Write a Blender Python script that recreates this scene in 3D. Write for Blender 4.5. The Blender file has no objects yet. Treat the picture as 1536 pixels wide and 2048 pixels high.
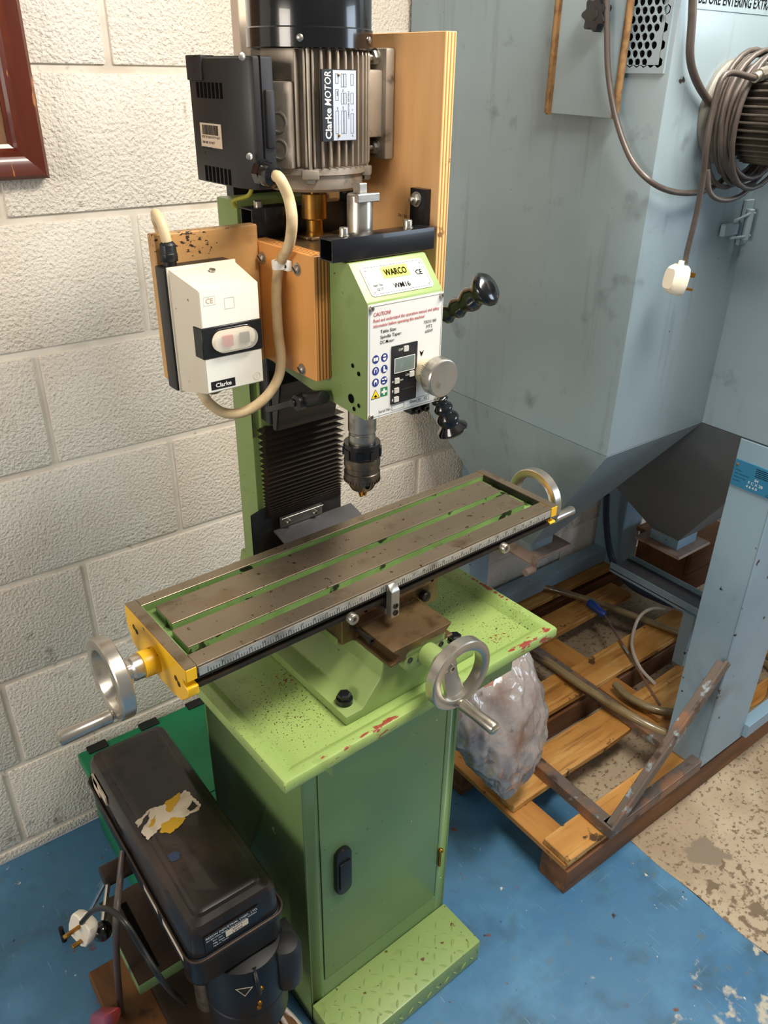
import bpy, bmesh, math, random
from mathutils import Vector, Matrix
random.seed(7)
SC = bpy.context.scene
COL = SC.collection
PI = math.pi
# ------------------------------------------------------------------ camera, world, lights, exposure
FPX, PSI, TH, ROLL = 1596.1, 0.654392, 0.501696, 0.0163876
CAM = Vector((-0.369826, -1.48915, 1.607133))
_F = Vector((math.sin(PSI)*math.cos(TH), math.cos(PSI)*math.cos(TH), -math.sin(TH)))
_R0 = _F.cross(Vector((0, 0, 1))).normalized(); _U0 = _R0.cross(_F)
_R = math.cos(ROLL)*_R0 + math.sin(ROLL)*_U0
_U = -math.sin(ROLL)*_R0 + math.cos(ROLL)*_U0
cd = bpy.data.cameras.new('camera'); cam = bpy.data.objects.new('camera', cd); COL.objects.link(cam)
cd.sensor_fit = 'VERTICAL'; cd.sensor_height = 36.0; cd.lens = FPX/2048*36.0; cd.clip_start = .02
cam.matrix_world = Matrix(((_R.x, _U.x, -_F.x, CAM.x), (_R.y, _U.y, -_F.y, CAM.y), (_R.z, _U.z, -_F.z, CAM.z), (0, 0, 0, 1)))
SC.camera = cam
w = bpy.data.worlds.new('room_ambient'); SC.world = w; w.use_nodes = True
w.node_tree.nodes['Background'].inputs[0].default_value = (1.0, .97, .94, 1)
w.node_tree.nodes['Background'].inputs[1].default_value = .16
def area(name, loc, target, sx, sy, power, col):
    d = bpy.data.lights.new(name, 'AREA'); d.shape = 'RECTANGLE'; d.size = sx; d.size_y = sy; d.energy = power; d.color = col
    o = bpy.data.objects.new(name, d); COL.objects.link(o); o.location = loc
    o.rotation_euler = (Vector(target)-Vector(loc)).to_track_quat('-Z', 'Y').to_euler()
    return o
area('ceiling_batten_light', (.72, -1.15, 2.42), (.50, -.75, 0), 1.3, .25, 43, (1, .93, .83))
area('side_fill_light', (-3.0, -1.3, 1.85), (0, -.6, 1.15), 1.2, .9, 40, (1, .90, .80))  # added warm fill that brightens the left-facing sides, not a real window
area('window_daylight', (3.6, -3.4, 1.9), (.6, -.5, 1.1), 1.6, 1.3, 44, (.70, .84, 1))
SC.view_settings.view_transform = 'Standard'; SC.view_settings.look = 'None'
SC.view_settings.exposure = 0.35; SC.view_settings.gamma = 1; SC.view_settings.use_curve_mapping = False

# ------------------------------------------------------------------ frames
YAW = 0.039; PIV = Vector((.35, -.5, 0))            # the milling machine stands slightly askew to the wall
def rz(v, a):
    c, s = math.cos(a), math.sin(a); return Vector((v[0]*c-v[1]*s, v[0]*s+v[1]*c, v[2]))
def fromM(X): return rz(Vector(X)-PIV, YAW)+PIV
def toM(X): return rz(Vector(X)-PIV, -YAW)+PIV
def at(u, v, m=False, **k):
    """point of the sight line through (u, v) at a known plane of the place (x, y or z = value)"""
    d = _R*(u-768)/FPX - _U*(v-1024)/FPX + _F; o = CAM
    if m: o = toM(CAM); d = rz(d, -YAW)
    (ax, val), = k.items(); i = 'xyz'.index(ax)
    return o + d*((val-o[i])/d[i])
# ------------------------------------------------------------------ materials
def lin(h):
    r = []
    for i in (0, 2, 4):
        c = int(h[i:i+2], 16)/255; r.append(c/12.92 if c <= .04045 else ((c+.055)/1.055)**2.4)
    return (*r, 1)
MATS = {}
def mk(name, base, rough=.5, metal=0., layers=(), bump=None, coord='Object', coat=0, trans=0, alpha=1, spec=.5, emit=0, bump2=None, aniso=0):
    m = bpy.data.materials.new(name); m.use_nodes = True; nt = m.node_tree; N = nt.nodes; L = nt.links
    b = N['Principled BSDF']
    if coord == 'World':
        g = N.new('ShaderNodeNewGeometry'); vec = g.outputs['Position']
    else:
        g = N.new('ShaderNodeTexCoord'); vec = g.outputs['Object']
    def mask(l):
        mp = N.new('ShaderNodeMapping'); L.new(vec, mp.inputs[0]); mp.inputs['Scale'].default_value = l.get('st', (1, 1, 1))
        mp.inputs['Location'].default_value = l.get('off', (0, 0, 0)); mp.inputs['Rotation'].default_value = l.get('rot', (0, 0, 0))
        kd = l.get('k', 'noise')
        if kd == 'noise':
            t = N.new('ShaderNodeTexNoise'); t.inputs['Detail'].default_value = l.get('d', 4); t.inputs['Roughness'].default_value = l.get('ro', .55)
            t.inputs['Distortion'].default_value = l.get('di', 0)
            t.inputs['Scale'].default_value = l['s']; out = t.outputs['Fac']
        elif kd == 'voro':
            t = N.new('ShaderNodeTexVoronoi'); t.inputs['Scale'].default_value = l['s']; out = t.outputs['Distance']
        elif kd == 'wave':
            t = N.new('ShaderNodeTexWave'); t.wave_type = 'BANDS'; t.bands_direction = l.get('dir', 'X'); t.inputs['Scale'].default_value = l['s']
            t.inputs['Distortion'].default_value = l.get('di', 0); t.inputs['Detail'].default_value = 2; out = t.outputs['Fac']
        elif kd == 'axis':
            sx = N.new('ShaderNodeSeparateXYZ'); L.new(mp.outputs[0], sx.inputs[0]); out = sx.outputs[l['dir']]
            if l.get('wob'):
                t = N.new('ShaderNodeTexNoise'); t.inputs['Scale'].default_value = l.get('ws', 12); L.new(vec, t.inputs['Vector'])
                ma = N.new('ShaderNodeMath'); ma.operation = 'MULTIPLY_ADD'; L.new(t.outputs['Fac'], ma.inputs[0]); ma.inputs[1].default_value = l['wob']; L.new(out, ma.inputs[2]); out = ma.outputs[0]
        if kd in ('noise', 'voro', 'wave'): L.new(mp.outputs[0], t.inputs['Vector'])
        mr = N.new('ShaderNodeMapRange'); mr.inputs['From Min'].default_value = l['lo']; mr.inputs['From Max'].default_value = l['hi']; mr.clamp = True
        L.new(out, mr.inputs['Value']); out = mr.outputs[0]
        locs = l.get('locs')
        if locs:
            acc = None
            for (c, r) in locs:
                vd = N.new('ShaderNodeVectorMath'); vd.operation = 'SUBTRACT'; L.new(vec, vd.inputs[0]); vd.inputs[1].default_value = c
                vs = N.new('ShaderNodeVectorMath'); vs.operation = 'DIVIDE'; L.new(vd.outputs[0], vs.inputs[0]); vs.inputs[1].default_value = r
                ln = N.new('ShaderNodeVectorMath'); ln.operation = 'LENGTH'; L.new(vs.outputs[0], ln.inputs[0])
                q = N.new('ShaderNodeMapRange'); q.inputs['From Min'].default_value = 1; q.inputs['From Max'].default_value = .25; q.clamp = True
                L.new(ln.outputs['Value'], q.inputs['Value'])
                if acc is None: acc = q.outputs[0]
                else:
                    mx = N.new('ShaderNodeMath'); mx.operation = 'MAXIMUM'; L.new(acc, mx.inputs[0]); L.new(q.outputs[0], mx.inputs[1]); acc = mx.outputs[0]
            # the nearer to the worn place, the more of the noise shows
            ad = N.new('ShaderNodeMath'); ad.operation = 'MULTIPLY_ADD'; L.new(acc, ad.inputs[0]); ad.inputs[1].default_value = l.get('gain', .3); ad.inputs[2].default_value = -l.get('gain', .3)
            # shift threshold: subtract when far
            mr2 = N.new('ShaderNodeMath'); mr2.operation = 'ADD'
            for lk in list(mr.inputs['Value'].links): src = lk.from_socket; L.remove(lk)
            L.new(src, mr2.inputs[0]); L.new(ad.outputs[0], mr2.inputs[1]); L.new(mr2.outputs[0], mr.inputs['Value'])
        if l.get('a', 1) != 1:
            ma = N.new('ShaderNodeMath'); ma.operation = 'MULTIPLY'; L.new(out, ma.inputs[0]); ma.inputs[1].default_value = l['a']; out = ma.outputs[0]
        return out
    col = None
    if layers:
        rgb = N.new('ShaderNodeRGB'); rgb.outputs[0].default_value = lin(base); col = rgb.outputs[0]
        rv = N.new('ShaderNodeValue'); rv.outputs[0].default_value = rough; rs = rv.outputs[0]
        for l in layers:
            f = mask(l); mx = N.new('ShaderNodeMixRGB'); L.new(f, mx.inputs[0]); L.new(col, mx.inputs[1]); mx.inputs[2].default_value = lin(l['c']); col = mx.outputs[0]
            if 'r' in l:
                m2 = N.new('ShaderNodeMixRGB'); L.new(f, m2.inputs[0]); L.new(rs, m2.inputs[1]); m2.inputs[2].default_value = (l['r'],)*3+(1,); rs = m2.outputs[0]
        L.new(col, b.inputs['Base Color']); L.new(rs, b.inputs['Roughness'])
    else:
        b.inputs['Base Color'].default_value = lin(base); b.inputs['Roughness'].default_value = rough
    b.inputs['Metallic'].default_value = metal; b.inputs['Coat Weight'].default_value = coat; b.inputs['Transmission Weight'].default_value = trans
    b.inputs['Alpha'].default_value = alpha; b.inputs['Specular IOR Level'].default_value = spec
    if emit: b.inputs['Emission Color'].default_value = lin(base); b.inputs['Emission Strength'].default_value = emit
    prev = None
    for bp in (bump, bump2):
        if not bp: continue
        t = N.new('ShaderNodeTexNoise'); t.inputs['Scale'].default_value = bp[0]; t.inputs['Detail'].default_value = bp[3] if len(bp) > 3 else 4
        mp = N.new('ShaderNodeMapping'); L.new(vec, mp.inputs[0]); mp.inputs['Scale'].default_value = bp[4] if len(bp) > 4 else (1, 1, 1); L.new(mp.outputs[0], t.inputs['Vector'])
        bn = N.new('ShaderNodeBump'); bn.inputs['Strength'].default_value = bp[1]; bn.inputs['Distance'].default_value = bp[2]
        L.new(t.outputs['Fac'], bn.inputs['Height'])
        if prev: L.new(prev, bn.inputs['Normal'])
        prev = bn.outputs[0]
    if prev: L.new(prev, b.inputs['Normal'])
    MATS[name] = m; return m
# ------------------------------------------------------------------ mesh builder
def V(*a): return Vector(a)
def frame_of(d):
    d = Vector(d).normalized(); h = Vector((0, 0, 1)) if abs(d.z) < .9 else Vector((1, 0, 0))
    a = h.cross(d).normalized(); return a, d.cross(a).normalized(), d
def spline(pts, n=8):
    P = [Vector(p) for p in pts]; P = [P[0]*2-P[1]]+P+[P[-1]*2-P[-2]]; out = []
    for i in range(1, len(P)-2):
        for k in range(n):
            t = k/n; a, b, c, d = P[i-1:i+3]
            out.append(.5*((2*b)+(c-a)*t+(2*a-5*b+4*c-d)*t*t+(3*b-a-3*c+d)*t**3))
    out.append(P[-2]); return out
class MB:
    def __init__(s): s.v = []; s.f = []; s.m = []; s.n_add = s.n_tube = 0
    def add(s, vs, fs, m=0):
        o = len(s.v); s.v += [Vector(v) for v in vs]; s.n_add += 1
        for f in fs: s.f.append([i+o for i in f]); s.m.append(m)
        return s
    def box(s, x0, x1, y0, y1, z0, z1, m=0):
        vs = [(x, y, z) for z in (z0, z1) for y in (y0, y1) for x in (x0, x1)]
        return s.add(vs, [(0, 2, 3, 1), (4, 5, 7, 6), (0, 1, 5, 4), (2, 6, 7, 3), (0, 4, 6, 2), (1, 3, 7, 5)], m)
    def obox(s, c, ax, ay, az, hx, hy, hz, m=0):
        c = Vector(c); ax, ay, az = Vector(ax), Vector(ay), Vector(az)
        vs = [c+ax*(hx*i)+ay*(hy*j)+az*(hz*k) for k in (-1, 1) for j in (-1, 1) for i in (-1, 1)]
        return s.add(vs, [(0, 2, 3, 1), (4, 5, 7, 6), (0, 1, 5, 4), (2, 6, 7, 3), (0, 4, 6, 2), (1, 3, 7, 5)], m)
    def bar(s, p, q, w, h, m=0, up=(0, 0, 1)):
        p, q = Vector(p), Vector(q); d = (q-p).normalized(); a = d.cross(Vector(up)).normalized(); u = a.cross(d)
        return s.obox((p+q)/2, d, a, u, (q-p).length/2, w/2, h/2, m)
    def prism(s, poly, ax, a0, a1, m=0, mcap=None):
        n = len(poly)
        def P(p, a): return {'x': (a, p[0], p[1]), 'y': (p[0], a, p[1]), 'z': (p[0], p[1], a)}[ax]
        s.add([P(p, a0) for p in poly]+[P(p, a1) for p in poly], [(i, (i+1) % n, (i+1) % n+n, i+n) for i in range(n)], m)
        o = len(s.v)-2*n
        s.f += [[o+i for i in range(n)][::-1], [o+n+i for i in range(n)]]; s.m += [m if mcap is None else mcap]*2
        return s
    def lathe(s, prof, p0, d, n=28, m=0, closed=False, caps=True):
        a, b, d = frame_of(d); p0 = Vector(p0); k = len(prof); vs = []
        for r, h in prof:
            for i in range(n):
                t = 2*PI*i/n; vs.append(p0+d*h+(a*math.cos(t)+b*math.sin(t))*r)
        fs = []
        for j in range(k if closed else k-1):
            j2 = (j+1) % k
            for i in range(n): fs.append((j*n+i, j*n+(i+1) % n, j2*n+(i+1) % n, j2*n+i))
        if caps and not closed: fs += [tuple(range(n))[::-1], tuple((k-1)*n+i for i in range(n))]
        return s.add(vs, fs, m)
    def cyl(s, p, q, r, r2=None, n=20, m=0):
        p, q = Vector(p), Vector(q); return s.lathe([(r, 0), (r if r2 is None else r2, (q-p).length)], p, q-p, n, m)
    def tube(s, path, r, n=8, m=0):
        s.n_tube += 1
        P = [Vector(p) for p in path]; T = [(P[min(i+1, len(P)-1)]-P[max(i-1, 0)]).normalized() for i in range(len(P))]
        a, b, _ = frame_of(T[0]); vs = []
        for i, p in enumerate(P):
            a = (a-T[i]*a.dot(T[i])).normalized(); b = T[i].cross(a); rr = r[i] if isinstance(r, (list, tuple)) else r
            for k in range(n):
                t = 2*PI*k/n; vs.append(p+(a*math.cos(t)+b*math.sin(t))*rr)
        fs = [(i*n+k, i*n+(k+1) % n, (i+1)*n+(k+1) % n, (i+1)*n+k) for i in range(len(P)-1) for k in range(n)]
        fs += [tuple(range(n))[::-1], tuple((len(P)-1)*n+k for k in range(n))]
        return s.add(vs, fs, m)
    def sphere(s, c, r, n=16, m=0, sq=(1, 1, 1)):
        c = Vector(c); vs = []; k = n//2
        for j in range(k+1):
            ph = PI*j/k
            for i in range(n): vs.append(c+Vector((math.sin(ph)*math.cos(2*PI*i/n)*r*sq[0], math.sin(ph)*math.sin(2*PI*i/n)*r*sq[1], math.cos(ph)*r*sq[2])))
        return s.add(vs, [(j*n+i, (j+1)*n+i, (j+1)*n+(i+1) % n, j*n+(i+1) % n) for j in range(k) for i in range(n)], m)
    def bolt(s, p, d, r=.006, h=.005, m=0, socket=True):
        """socket-head screw"""
        pr = [(r*.98, 0), (r, h*.8), (r*.88, h)]+([(r*.5, h), (r*.5, h*.35)] if socket else [])
        return s.lathe(pr, p, d, 14, m)
    def hexbolt(s, p, d, r=.008, h=.006, m=0):
        s.lathe([(r*1.25, 0), (r*1.25, h*.25)], p, d, 18, m); s.lathe([(r, h*.25), (r, h*.95), (r*.8, h*1.1)], p, d, 6, m)
        return s.lathe([(r*.45, h), (r*.45, h*1.9), (r*.3, h*2)], p, d, 12, m)
    def mesh(s, name, mats, off=(0, 0, 0), bevel=0, seg=2, smooth=35, ba=30):
        me = bpy.data.meshes.new(name); off = Vector(off)
        me.from_pydata([v-off for v in s.v], [], s.f)
        for mt in mats: me.materials.append(MATS[mt] if isinstance(mt, str) else mt)
        for p, i in zip(me.polygons, s.m): p.material_index = i
        bm = bmesh.new(); bm.from_mesh(me); bmesh.ops.remove_doubles(bm, verts=bm.verts, dist=1e-6)
        bmesh.ops.dissolve_degenerate(bm, dist=1e-7, edges=bm.edges)
        bmesh.ops.recalc_face_normals(bm, faces=bm.faces)
        if bevel:
            es = [e for e in bm.edges if len(e.link_faces) == 2 and e.calc_face_angle(0) > math.radians(ba)]
            bmesh.ops.bevel(bm, geom=es, offset=bevel, segments=seg, affect='EDGES', clamp_overlap=True, profile=.6)
        bm.to_mesh(me); bm.free()
        if s.n_add and s.n_add == s.n_tube: smooth = 75
        if smooth:
            me.shade_smooth(); me.set_sharp_from_angle(angle=math.radians(smooth))
        return me
# ------------------------------------------------------------------ things
class Thing:
    def __init__(s, name, label, cat, base, m=False, group=None):
        s.base = Vector(base); s.m = m
        o = bpy.data.objects.new(name, None); COL.objects.link(o); s.o = o; o.empty_display_size = .05
        o.location = fromM(base) if m else base
        if m: o.rotation_euler = (0, 0, YAW)
        if label: o['label'] = label
        if cat: o['category'] = cat
        if group: o['group'] = group
    def part(s, name, mb, mats, parent=None, label=None, kind=None, **k):
        if isinstance(mats, str): mats = [mats]
        o = bpy.data.objects.new(name, mb.mesh(name, mats, s.base, **k)); COL.objects.link(o)
        o.parent = parent or s.o
        if label: o['label'] = label
        if kind: o['kind'] = kind
        return o
    def inst(s, name, me, loc, rot, parent=None):
        """a piece that shares its mesh with others; loc in the thing's frame"""
        o = bpy.data.objects.new(name, me); COL.objects.link(o); o.parent = parent or s.o
        o.location = Vector(loc)-s.base; o.rotation_euler = rot; return o
def solo(name, mb, mats, label, cat, base, m=False, group=None, **k):
    if isinstance(mats, str): mats = [mats]
    o = bpy.data.objects.new(name, mb.mesh(name, mats, base, **k)); COL.objects.link(o)
    o.location = fromM(base) if m else Vector(base)
    if m: o.rotation_euler = (0, 0, YAW)
    o['label'] = label; o['category'] = cat
    if group: o['group'] = group
    return o
def struct(name, mb, mats, **k):
    if isinstance(mats, str): mats = [mats]
    o = bpy.data.objects.new(name, mb.mesh(name, mats, **k)); COL.objects.link(o); o['kind'] = 'structure'; return o
def text_mb(s, org, right, up, h, width=None, depth=.0003, bold=0, align='L', slant=0, hscale=1, mb=None, m=0):
    cu = bpy.data.curves.new('txt', 'FONT'); cu.body = s; cu.size = 1; cu.resolution_u = 2; cu.offset = bold; cu.shear = slant; cu.extrude = 0
    ob = bpy.data.objects.new('txt', cu); COL.objects.link(ob); dg = bpy.context.evaluated_depsgraph_get()
    me = bpy.data.meshes.new_from_object(ob.evaluated_get(dg)); bpy.data.objects.remove(ob); bpy.data.curves.remove(cu)
    xs = [v.co.x for v in me.vertices]; x0, x1 = min(xs), max(xs); sy = h/.72; sx = sy*hscale
    if width: sx = width/(x1-x0)
    right, up = Vector(right).normalized(), Vector(up).normalized(); nrm = right.cross(up); org = Vector(org)
    sh = {'L': x0, 'C': (x0+x1)/2, 'R': x1}[align]
    mb = mb or MB()
    mb.add([org+right*((v.co.x-sh)*sx)+up*(v.co.y*sy)+nrm*depth for v in me.vertices], [list(p.vertices) for p in me.polygons], m)
    bpy.data.meshes.remove(me); return mb
# ------------------------------------------------------------------ palette
mk('wall_paint', 'f1e9dc', .75, coord='World', layers=[dict(c='cdbfae', s=165, lo=.44, hi=.30, d=3, a=.5), dict(c='e4d6c4', s=3, lo=.45, hi=.7), dict(c='b9ab97', s=60, lo=.68, hi=.78, d=3, a=.5), dict(c='8d7f6a', s=34, lo=.70, hi=.78, d=2, a=.7),
   dict(c='a8926a', s=26, lo=.56, hi=.68, st=(2.2, 1, .35), d=3, a=.75, locs=[((.30, 0, 1.56), (.06, .3, .13)), ((.34, 0, 1.48), (.05, .3, .09))], gain=.35),
   dict(c='7d715f', s=30, lo=.55, hi=.72, d=4, a=.7, locs=[((-.2, 0, .06), (.8, .5, .10)), ((-.05, 0, .5), (.3, .5, .25))], gain=.22)],
   bump=(165, .9, .0058, 3), bump2=(420, .35, .0016, 2))
mk('wall_mortar', 'e9e0d2', .75, coord='World', layers=[dict(c='cfc3b2', s=8, lo=.45, hi=.7), dict(c='a79a86', s=40, lo=.66, hi=.75)], bump=(70, .3, .003))
mk('floor_blue', '4b7899', .4, coord='World', layers=[
   dict(c='3a6c92', s=3.2, lo=.4, hi=.7, d=5), dict(c='6095b8', s=7, lo=.5, hi=.75, d=5, a=.6), dict(c='3a5560', s=11, lo=.54, hi=.72, d=6, a=.7), dict(c='6a6a50', s=26, lo=.62, hi=.74, d=6, a=.6),
   dict(c='3b2f22', s=30, lo=.69, hi=.73, d=3), dict(c='6f3f22', s=21, lo=.68, hi=.73, d=3), dict(c='c8c8c0', s=38, lo=.70, hi=.735, d=3),
   dict(c='a9c4d8', s=14, lo=.68, hi=.72, st=(14, 1.1, 1), rot=(0, 0, .9), d=2, a=.2), dict(c='5d7f90', s=9, lo=.64, hi=.69, st=(1.2, 14, 1), rot=(0, 0, .35), d=3, a=.5),
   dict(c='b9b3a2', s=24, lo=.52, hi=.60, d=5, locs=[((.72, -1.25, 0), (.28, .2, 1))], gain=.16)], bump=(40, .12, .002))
mk('floor_cream', 'b3a187', .6, coord='World', layers=[
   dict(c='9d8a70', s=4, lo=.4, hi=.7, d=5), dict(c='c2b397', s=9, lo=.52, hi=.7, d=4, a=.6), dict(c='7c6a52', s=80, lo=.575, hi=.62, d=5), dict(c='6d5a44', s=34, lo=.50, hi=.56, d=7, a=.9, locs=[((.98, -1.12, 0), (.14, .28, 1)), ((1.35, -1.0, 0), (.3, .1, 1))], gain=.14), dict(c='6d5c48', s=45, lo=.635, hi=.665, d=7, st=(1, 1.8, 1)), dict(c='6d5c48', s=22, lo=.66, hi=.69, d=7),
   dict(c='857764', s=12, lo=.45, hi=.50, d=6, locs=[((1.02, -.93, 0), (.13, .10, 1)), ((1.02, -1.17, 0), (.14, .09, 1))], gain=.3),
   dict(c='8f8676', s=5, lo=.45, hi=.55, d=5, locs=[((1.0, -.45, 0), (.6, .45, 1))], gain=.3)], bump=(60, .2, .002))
GREEN = '83985a'
mk('green_paint', GREEN, .38, layers=[dict(c='768b4f', s=5, lo=.4, hi=.75, d=3), dict(c='92a56a', s=13, lo=.55, hi=.8, a=.5), dict(c='4d3f26', s=90, lo=.725, hi=.745, d=2), dict(c='5f6a38', s=18, lo=.64, hi=.8, d=4, a=.5)], bump=(160, .05, .001))
mk('green_clean', '78935c', .36, layers=[dict(c='6a8755', s=4, lo=.4, hi=.75, d=3), dict(c='3f3a22', s=70, lo=.745, hi=.76, d=2), dict(c='d8e4b8', s=55, lo=.76, hi=.77, d=2)], bump=(200, .04, .001))
mk('green_groove', '6f8c50', .42, layers=[dict(c='82a062', s=9, lo=.45, hi=.7), dict(c='1f2414', s=26, lo=.60, hi=.63, d=4), dict(c='5a7a3c', s=40, lo=.5, hi=.7, a=.5)])
# tray: rust freckles gather around two places, red primer shows along the front lip (coordinates in the stand's frame)
mk('green_tray', '90a75f', .36, layers=[dict(c='82a058', s=6, lo=.4, hi=.75, d=3), dict(c='6f7a3c', s=14, lo=.60, hi=.8, d=4, a=.6),
   dict(c='4d3a1c', s=330, lo=.60, hi=.64, d=2, locs=[((.19, -.06, .78), (.16, .17, .1)), ((-.17, -.13, .78), (.13, .14, .1)), ((.24, -.19, .78), (.10, .07, .1))], gain=.12),
   dict(c='74341e', s=170, lo=.55, hi=.58, d=4, locs=[((.13, -.09, .78), (.11, .06, .1)), ((.20, -.205, .78), (.06, .035, .1)), ((-.13, -.07, .78), (.05, .06, .1))], gain=.3),
   dict(c='86392a', s=110, lo=.445, hi=.485, d=5, st=(.35, 1, 1), locs=[((.225, -.254, .785), (.10, .016, .05)), ((-.105, -.254, .785), (.14, .012, .05)), ((.283, -.10, .787), (.008, .14, .03))], gain=.32),
   dict(c='3d3118', s=260, lo=.71, hi=.74, d=2)], bump=(60, .05, .001))
mk('green_step', '8a9f5e', .4, layers=[dict(c='7c9458', s=6, lo=.4, hi=.75), dict(c='5a4426', s=70, lo=.66, hi=.69, d=3), dict(c='6c7a42', s=20, lo=.6, hi=.75, a=.6)], bump=(120, .06, .001))
mk('table_metal', '7f7260', .34, .75, layers=[dict(c='9a8b76', s=5, lo=.4, hi=.7, d=4, st=(.4, 1, 1)), dict(c='5b4a34', s=12, lo=.58, hi=.72, d=5, r=.5), dict(c='4a3218', s=120, lo=.66, hi=.70, d=3), dict(c='7a6040', s=9, lo=.5, hi=.7, d=5, locs=[((-.27, -.05, .19), (.2, .12, .2))], gain=.25)], bump=(220, .06, .0008, 3, (.3, 1, 1)))
mk('way_metal', '6b553c', .36, .7, layers=[dict(c='8a7250', s=8, lo=.4, hi=.7), dict(c='43311d', s=16, lo=.55, hi=.7, d=5)], bump=(150, .05, .001))
mk('dark_steel', '2a2622', .42, .5, layers=[dict(c='4a3c2a', s=14, lo=.5, hi=.75, d=4)])
mk('yellow_paint', 'eab310', .35, layers=[dict(c='f2c02a', s=8, lo=.4, hi=.7), dict(c='5a4416', s=60, lo=.71, hi=.735, d=2)])
mk('aluminium', 'c9c4ba', .3, .9, layers=[dict(c='aca598', s=10, lo=.4, hi=.7, d=4), dict(c='8a7a62', s=30, lo=.62, hi=.75, a=.6)], bump=(180, .08, .0006))
mk('cast_alu', 'b5aa9c', .5, .5, layers=[dict(c='9a9185', s=20, lo=.4, hi=.7, d=4), dict(c='6f675a', s=45, lo=.6, hi=.75)], bump=(140, .2, .001))
mk('fin_alu', 'ada192', .46, .45, layers=[dict(c='8f8576', s=16, lo=.4, hi=.7)], bump=(140, .15, .001))
mk('chrome', 'd8d6d0', .18, 1, layers=[dict(c='9a9488', s=20, lo=.5, hi=.7, d=4)])
mk('zinc', 'b8b4aa', .32, .9, layers=[dict(c='8f887a', s=40, lo=.5, hi=.7)])
mk('chuck_steel', '6e655a', .34, .85, layers=[dict(c='3d3227', s=25, lo=.48, hi=.62, d=5, r=.5), dict(c='8f7a5c', s=40, lo=.62, hi=.7)])
mk('black_steel', '17181c', .3, .3, layers=[dict(c='2c2a28', s=20, lo=.5, hi=.75)], coat=.2)
mk('brass', 'a8772c', .3, .9, layers=[dict(c='7a5a2c', s=14, lo=.45, hi=.7, d=4), dict(c='c79a50', s=8, lo=.55, hi=.75)])
mk('black_gloss', '0c0d10', .2, 0, coat=.5)
mk('black_plastic', '141518', .4)
mk('charcoal_plastic', '1d1c1d', .45, bump=(250, .05, .0005))
mk('bellows_rubber', '2a221b', .55, layers=[dict(c='3c2e20', s=8, lo=.5, hi=.75, d=5), dict(c='4a361f', s=30, lo=.66, hi=.75, d=3, a=.6)], spec=.3)
mk('rubber_sheet', '15120f', .7, layers=[dict(c='241d16', s=10, lo=.5, hi=.7)])
mk('grey_sheet', '4c4b4e', .5, layers=[dict(c='3a3836', s=10, lo=.4, hi=.7)])
mk('plywood', 'e8b47a', .55, layers=[dict(c='dba468', s=9, lo=.42, hi=.68, st=(2.5, 2.5, .35), d=5), dict(c='eec28e', s=4, lo=.5, hi=.7), dict(c='6b4a22', s=20, lo=.70, hi=.76, d=4, a=.8), dict(c='5a3f20', s=6, lo=.66, hi=.8, d=4, a=.6)], bump=(60, .08, .001, 4, (3, 3, .4)))
mk('ply_edge', 'e2b878', .6, layers=[dict(c='a06c34', s=1, k='wave', dir='X', lo=.45, hi=.75, st=(60, 1, 1)), dict(c='7a5226', s=30, lo=.66, hi=.7)])
mk('ply_edge_y', 'c98c4a', .6, layers=[dict(c='7c4c20', s=1, k='wave', dir='X', lo=.45, hi=.7, st=(62, 1, 1)), dict(c='6a4420', s=30, lo=.66, hi=.7)])
mk('pad_wood', 'e4a45c', .42, layers=[dict(c='d4924c', s=8, lo=.42, hi=.68, st=(2, 2, .35), d=5), dict(c='e0a058', s=14, lo=.6, hi=.75, st=(2, 2, .5), a=.6)], coat=.15)
mk('stained_wood', 'cc9e64', .5, layers=[dict(c='b88a52', s=7, lo=.42, hi=.68, st=(.4, 1, 3), d=5), dict(c='2c2014', s=260, lo=.55, hi=.62, d=2, st=(.5, 1, 1), locs=[((-.05, 0, .18), (.10, .2, .03)), ((-.02, 0, .175), (.06, .2, .04))], gain=.2), dict(c='3a2a18', s=12, lo=.5, hi=.8, d=4, a=.7, locs=[((.06, 0, .17), (.05, .2, .03))], gain=.3)])
mk('switch_cream', 'ddd3bd', .38, layers=[dict(c='cdbfa2', s=6, lo=.5, hi=.8), dict(c='8a6f4a', s=70, lo=.72, hi=.75, d=2)])
mk('switch_white', 'e8e6dc', .38, layers=[dict(c='d8d2c0', s=8, lo=.5, hi=.8), dict(c='8f8a7c', s=40, lo=.72, hi=.78, a=.5)])
mk('cable_cream', 'd8c19a', .5, layers=[dict(c='a88a5c', s=30, lo=.55, hi=.72, d=4), dict(c='c9ae82', s=8, lo=.4, hi=.7)])
mk('cable_grey', '48403b', .42, layers=[dict(c='5a5049', s=20, lo=.5, hi=.7)])
mk('cable_black', '15130f', .45)
mk('white_plate', 'd9d8d3', .4)
mk('yellow_print', 'd9d410', .45)
mk('green_print', '4f7a2c', .4)
mk('ink_black', '0b0b09', .85, spec=.1)
mk('ink_red', 'a81c20', .8, spec=.1)
mk('ink_blue', '1d2f78', .45)
mk('ink_white', 'e8e6e0', .5)
mk('ink_yellow', 'f0cc12', .45)
mk('ink_green', '1d7a45', .45)
mk('lcd', '6f7d78', .15, coat=.6)
mk('button_grey', 'c4c2b8', .45)
mk('smoke_plastic', 'e4dfd2', .08, alpha=.28, coat=.6)
mk('red_plastic', 'b81c24', .3, coat=.3)
mk('blue_plastic', '1f3f8a', .35, coat=.2)
mk('label_silver', 'b8bcc2', .35, .4)
mk('sticker', 'dcc8ae', .55)
mk('ruler_white', 'b9b6ae', .35, .5, layers=[dict(c='8f8a80', s=30, lo=.5, hi=.7)])
mk('earth_wire', '9a9a2c', .45)
EXC = '90a1a9'
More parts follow.
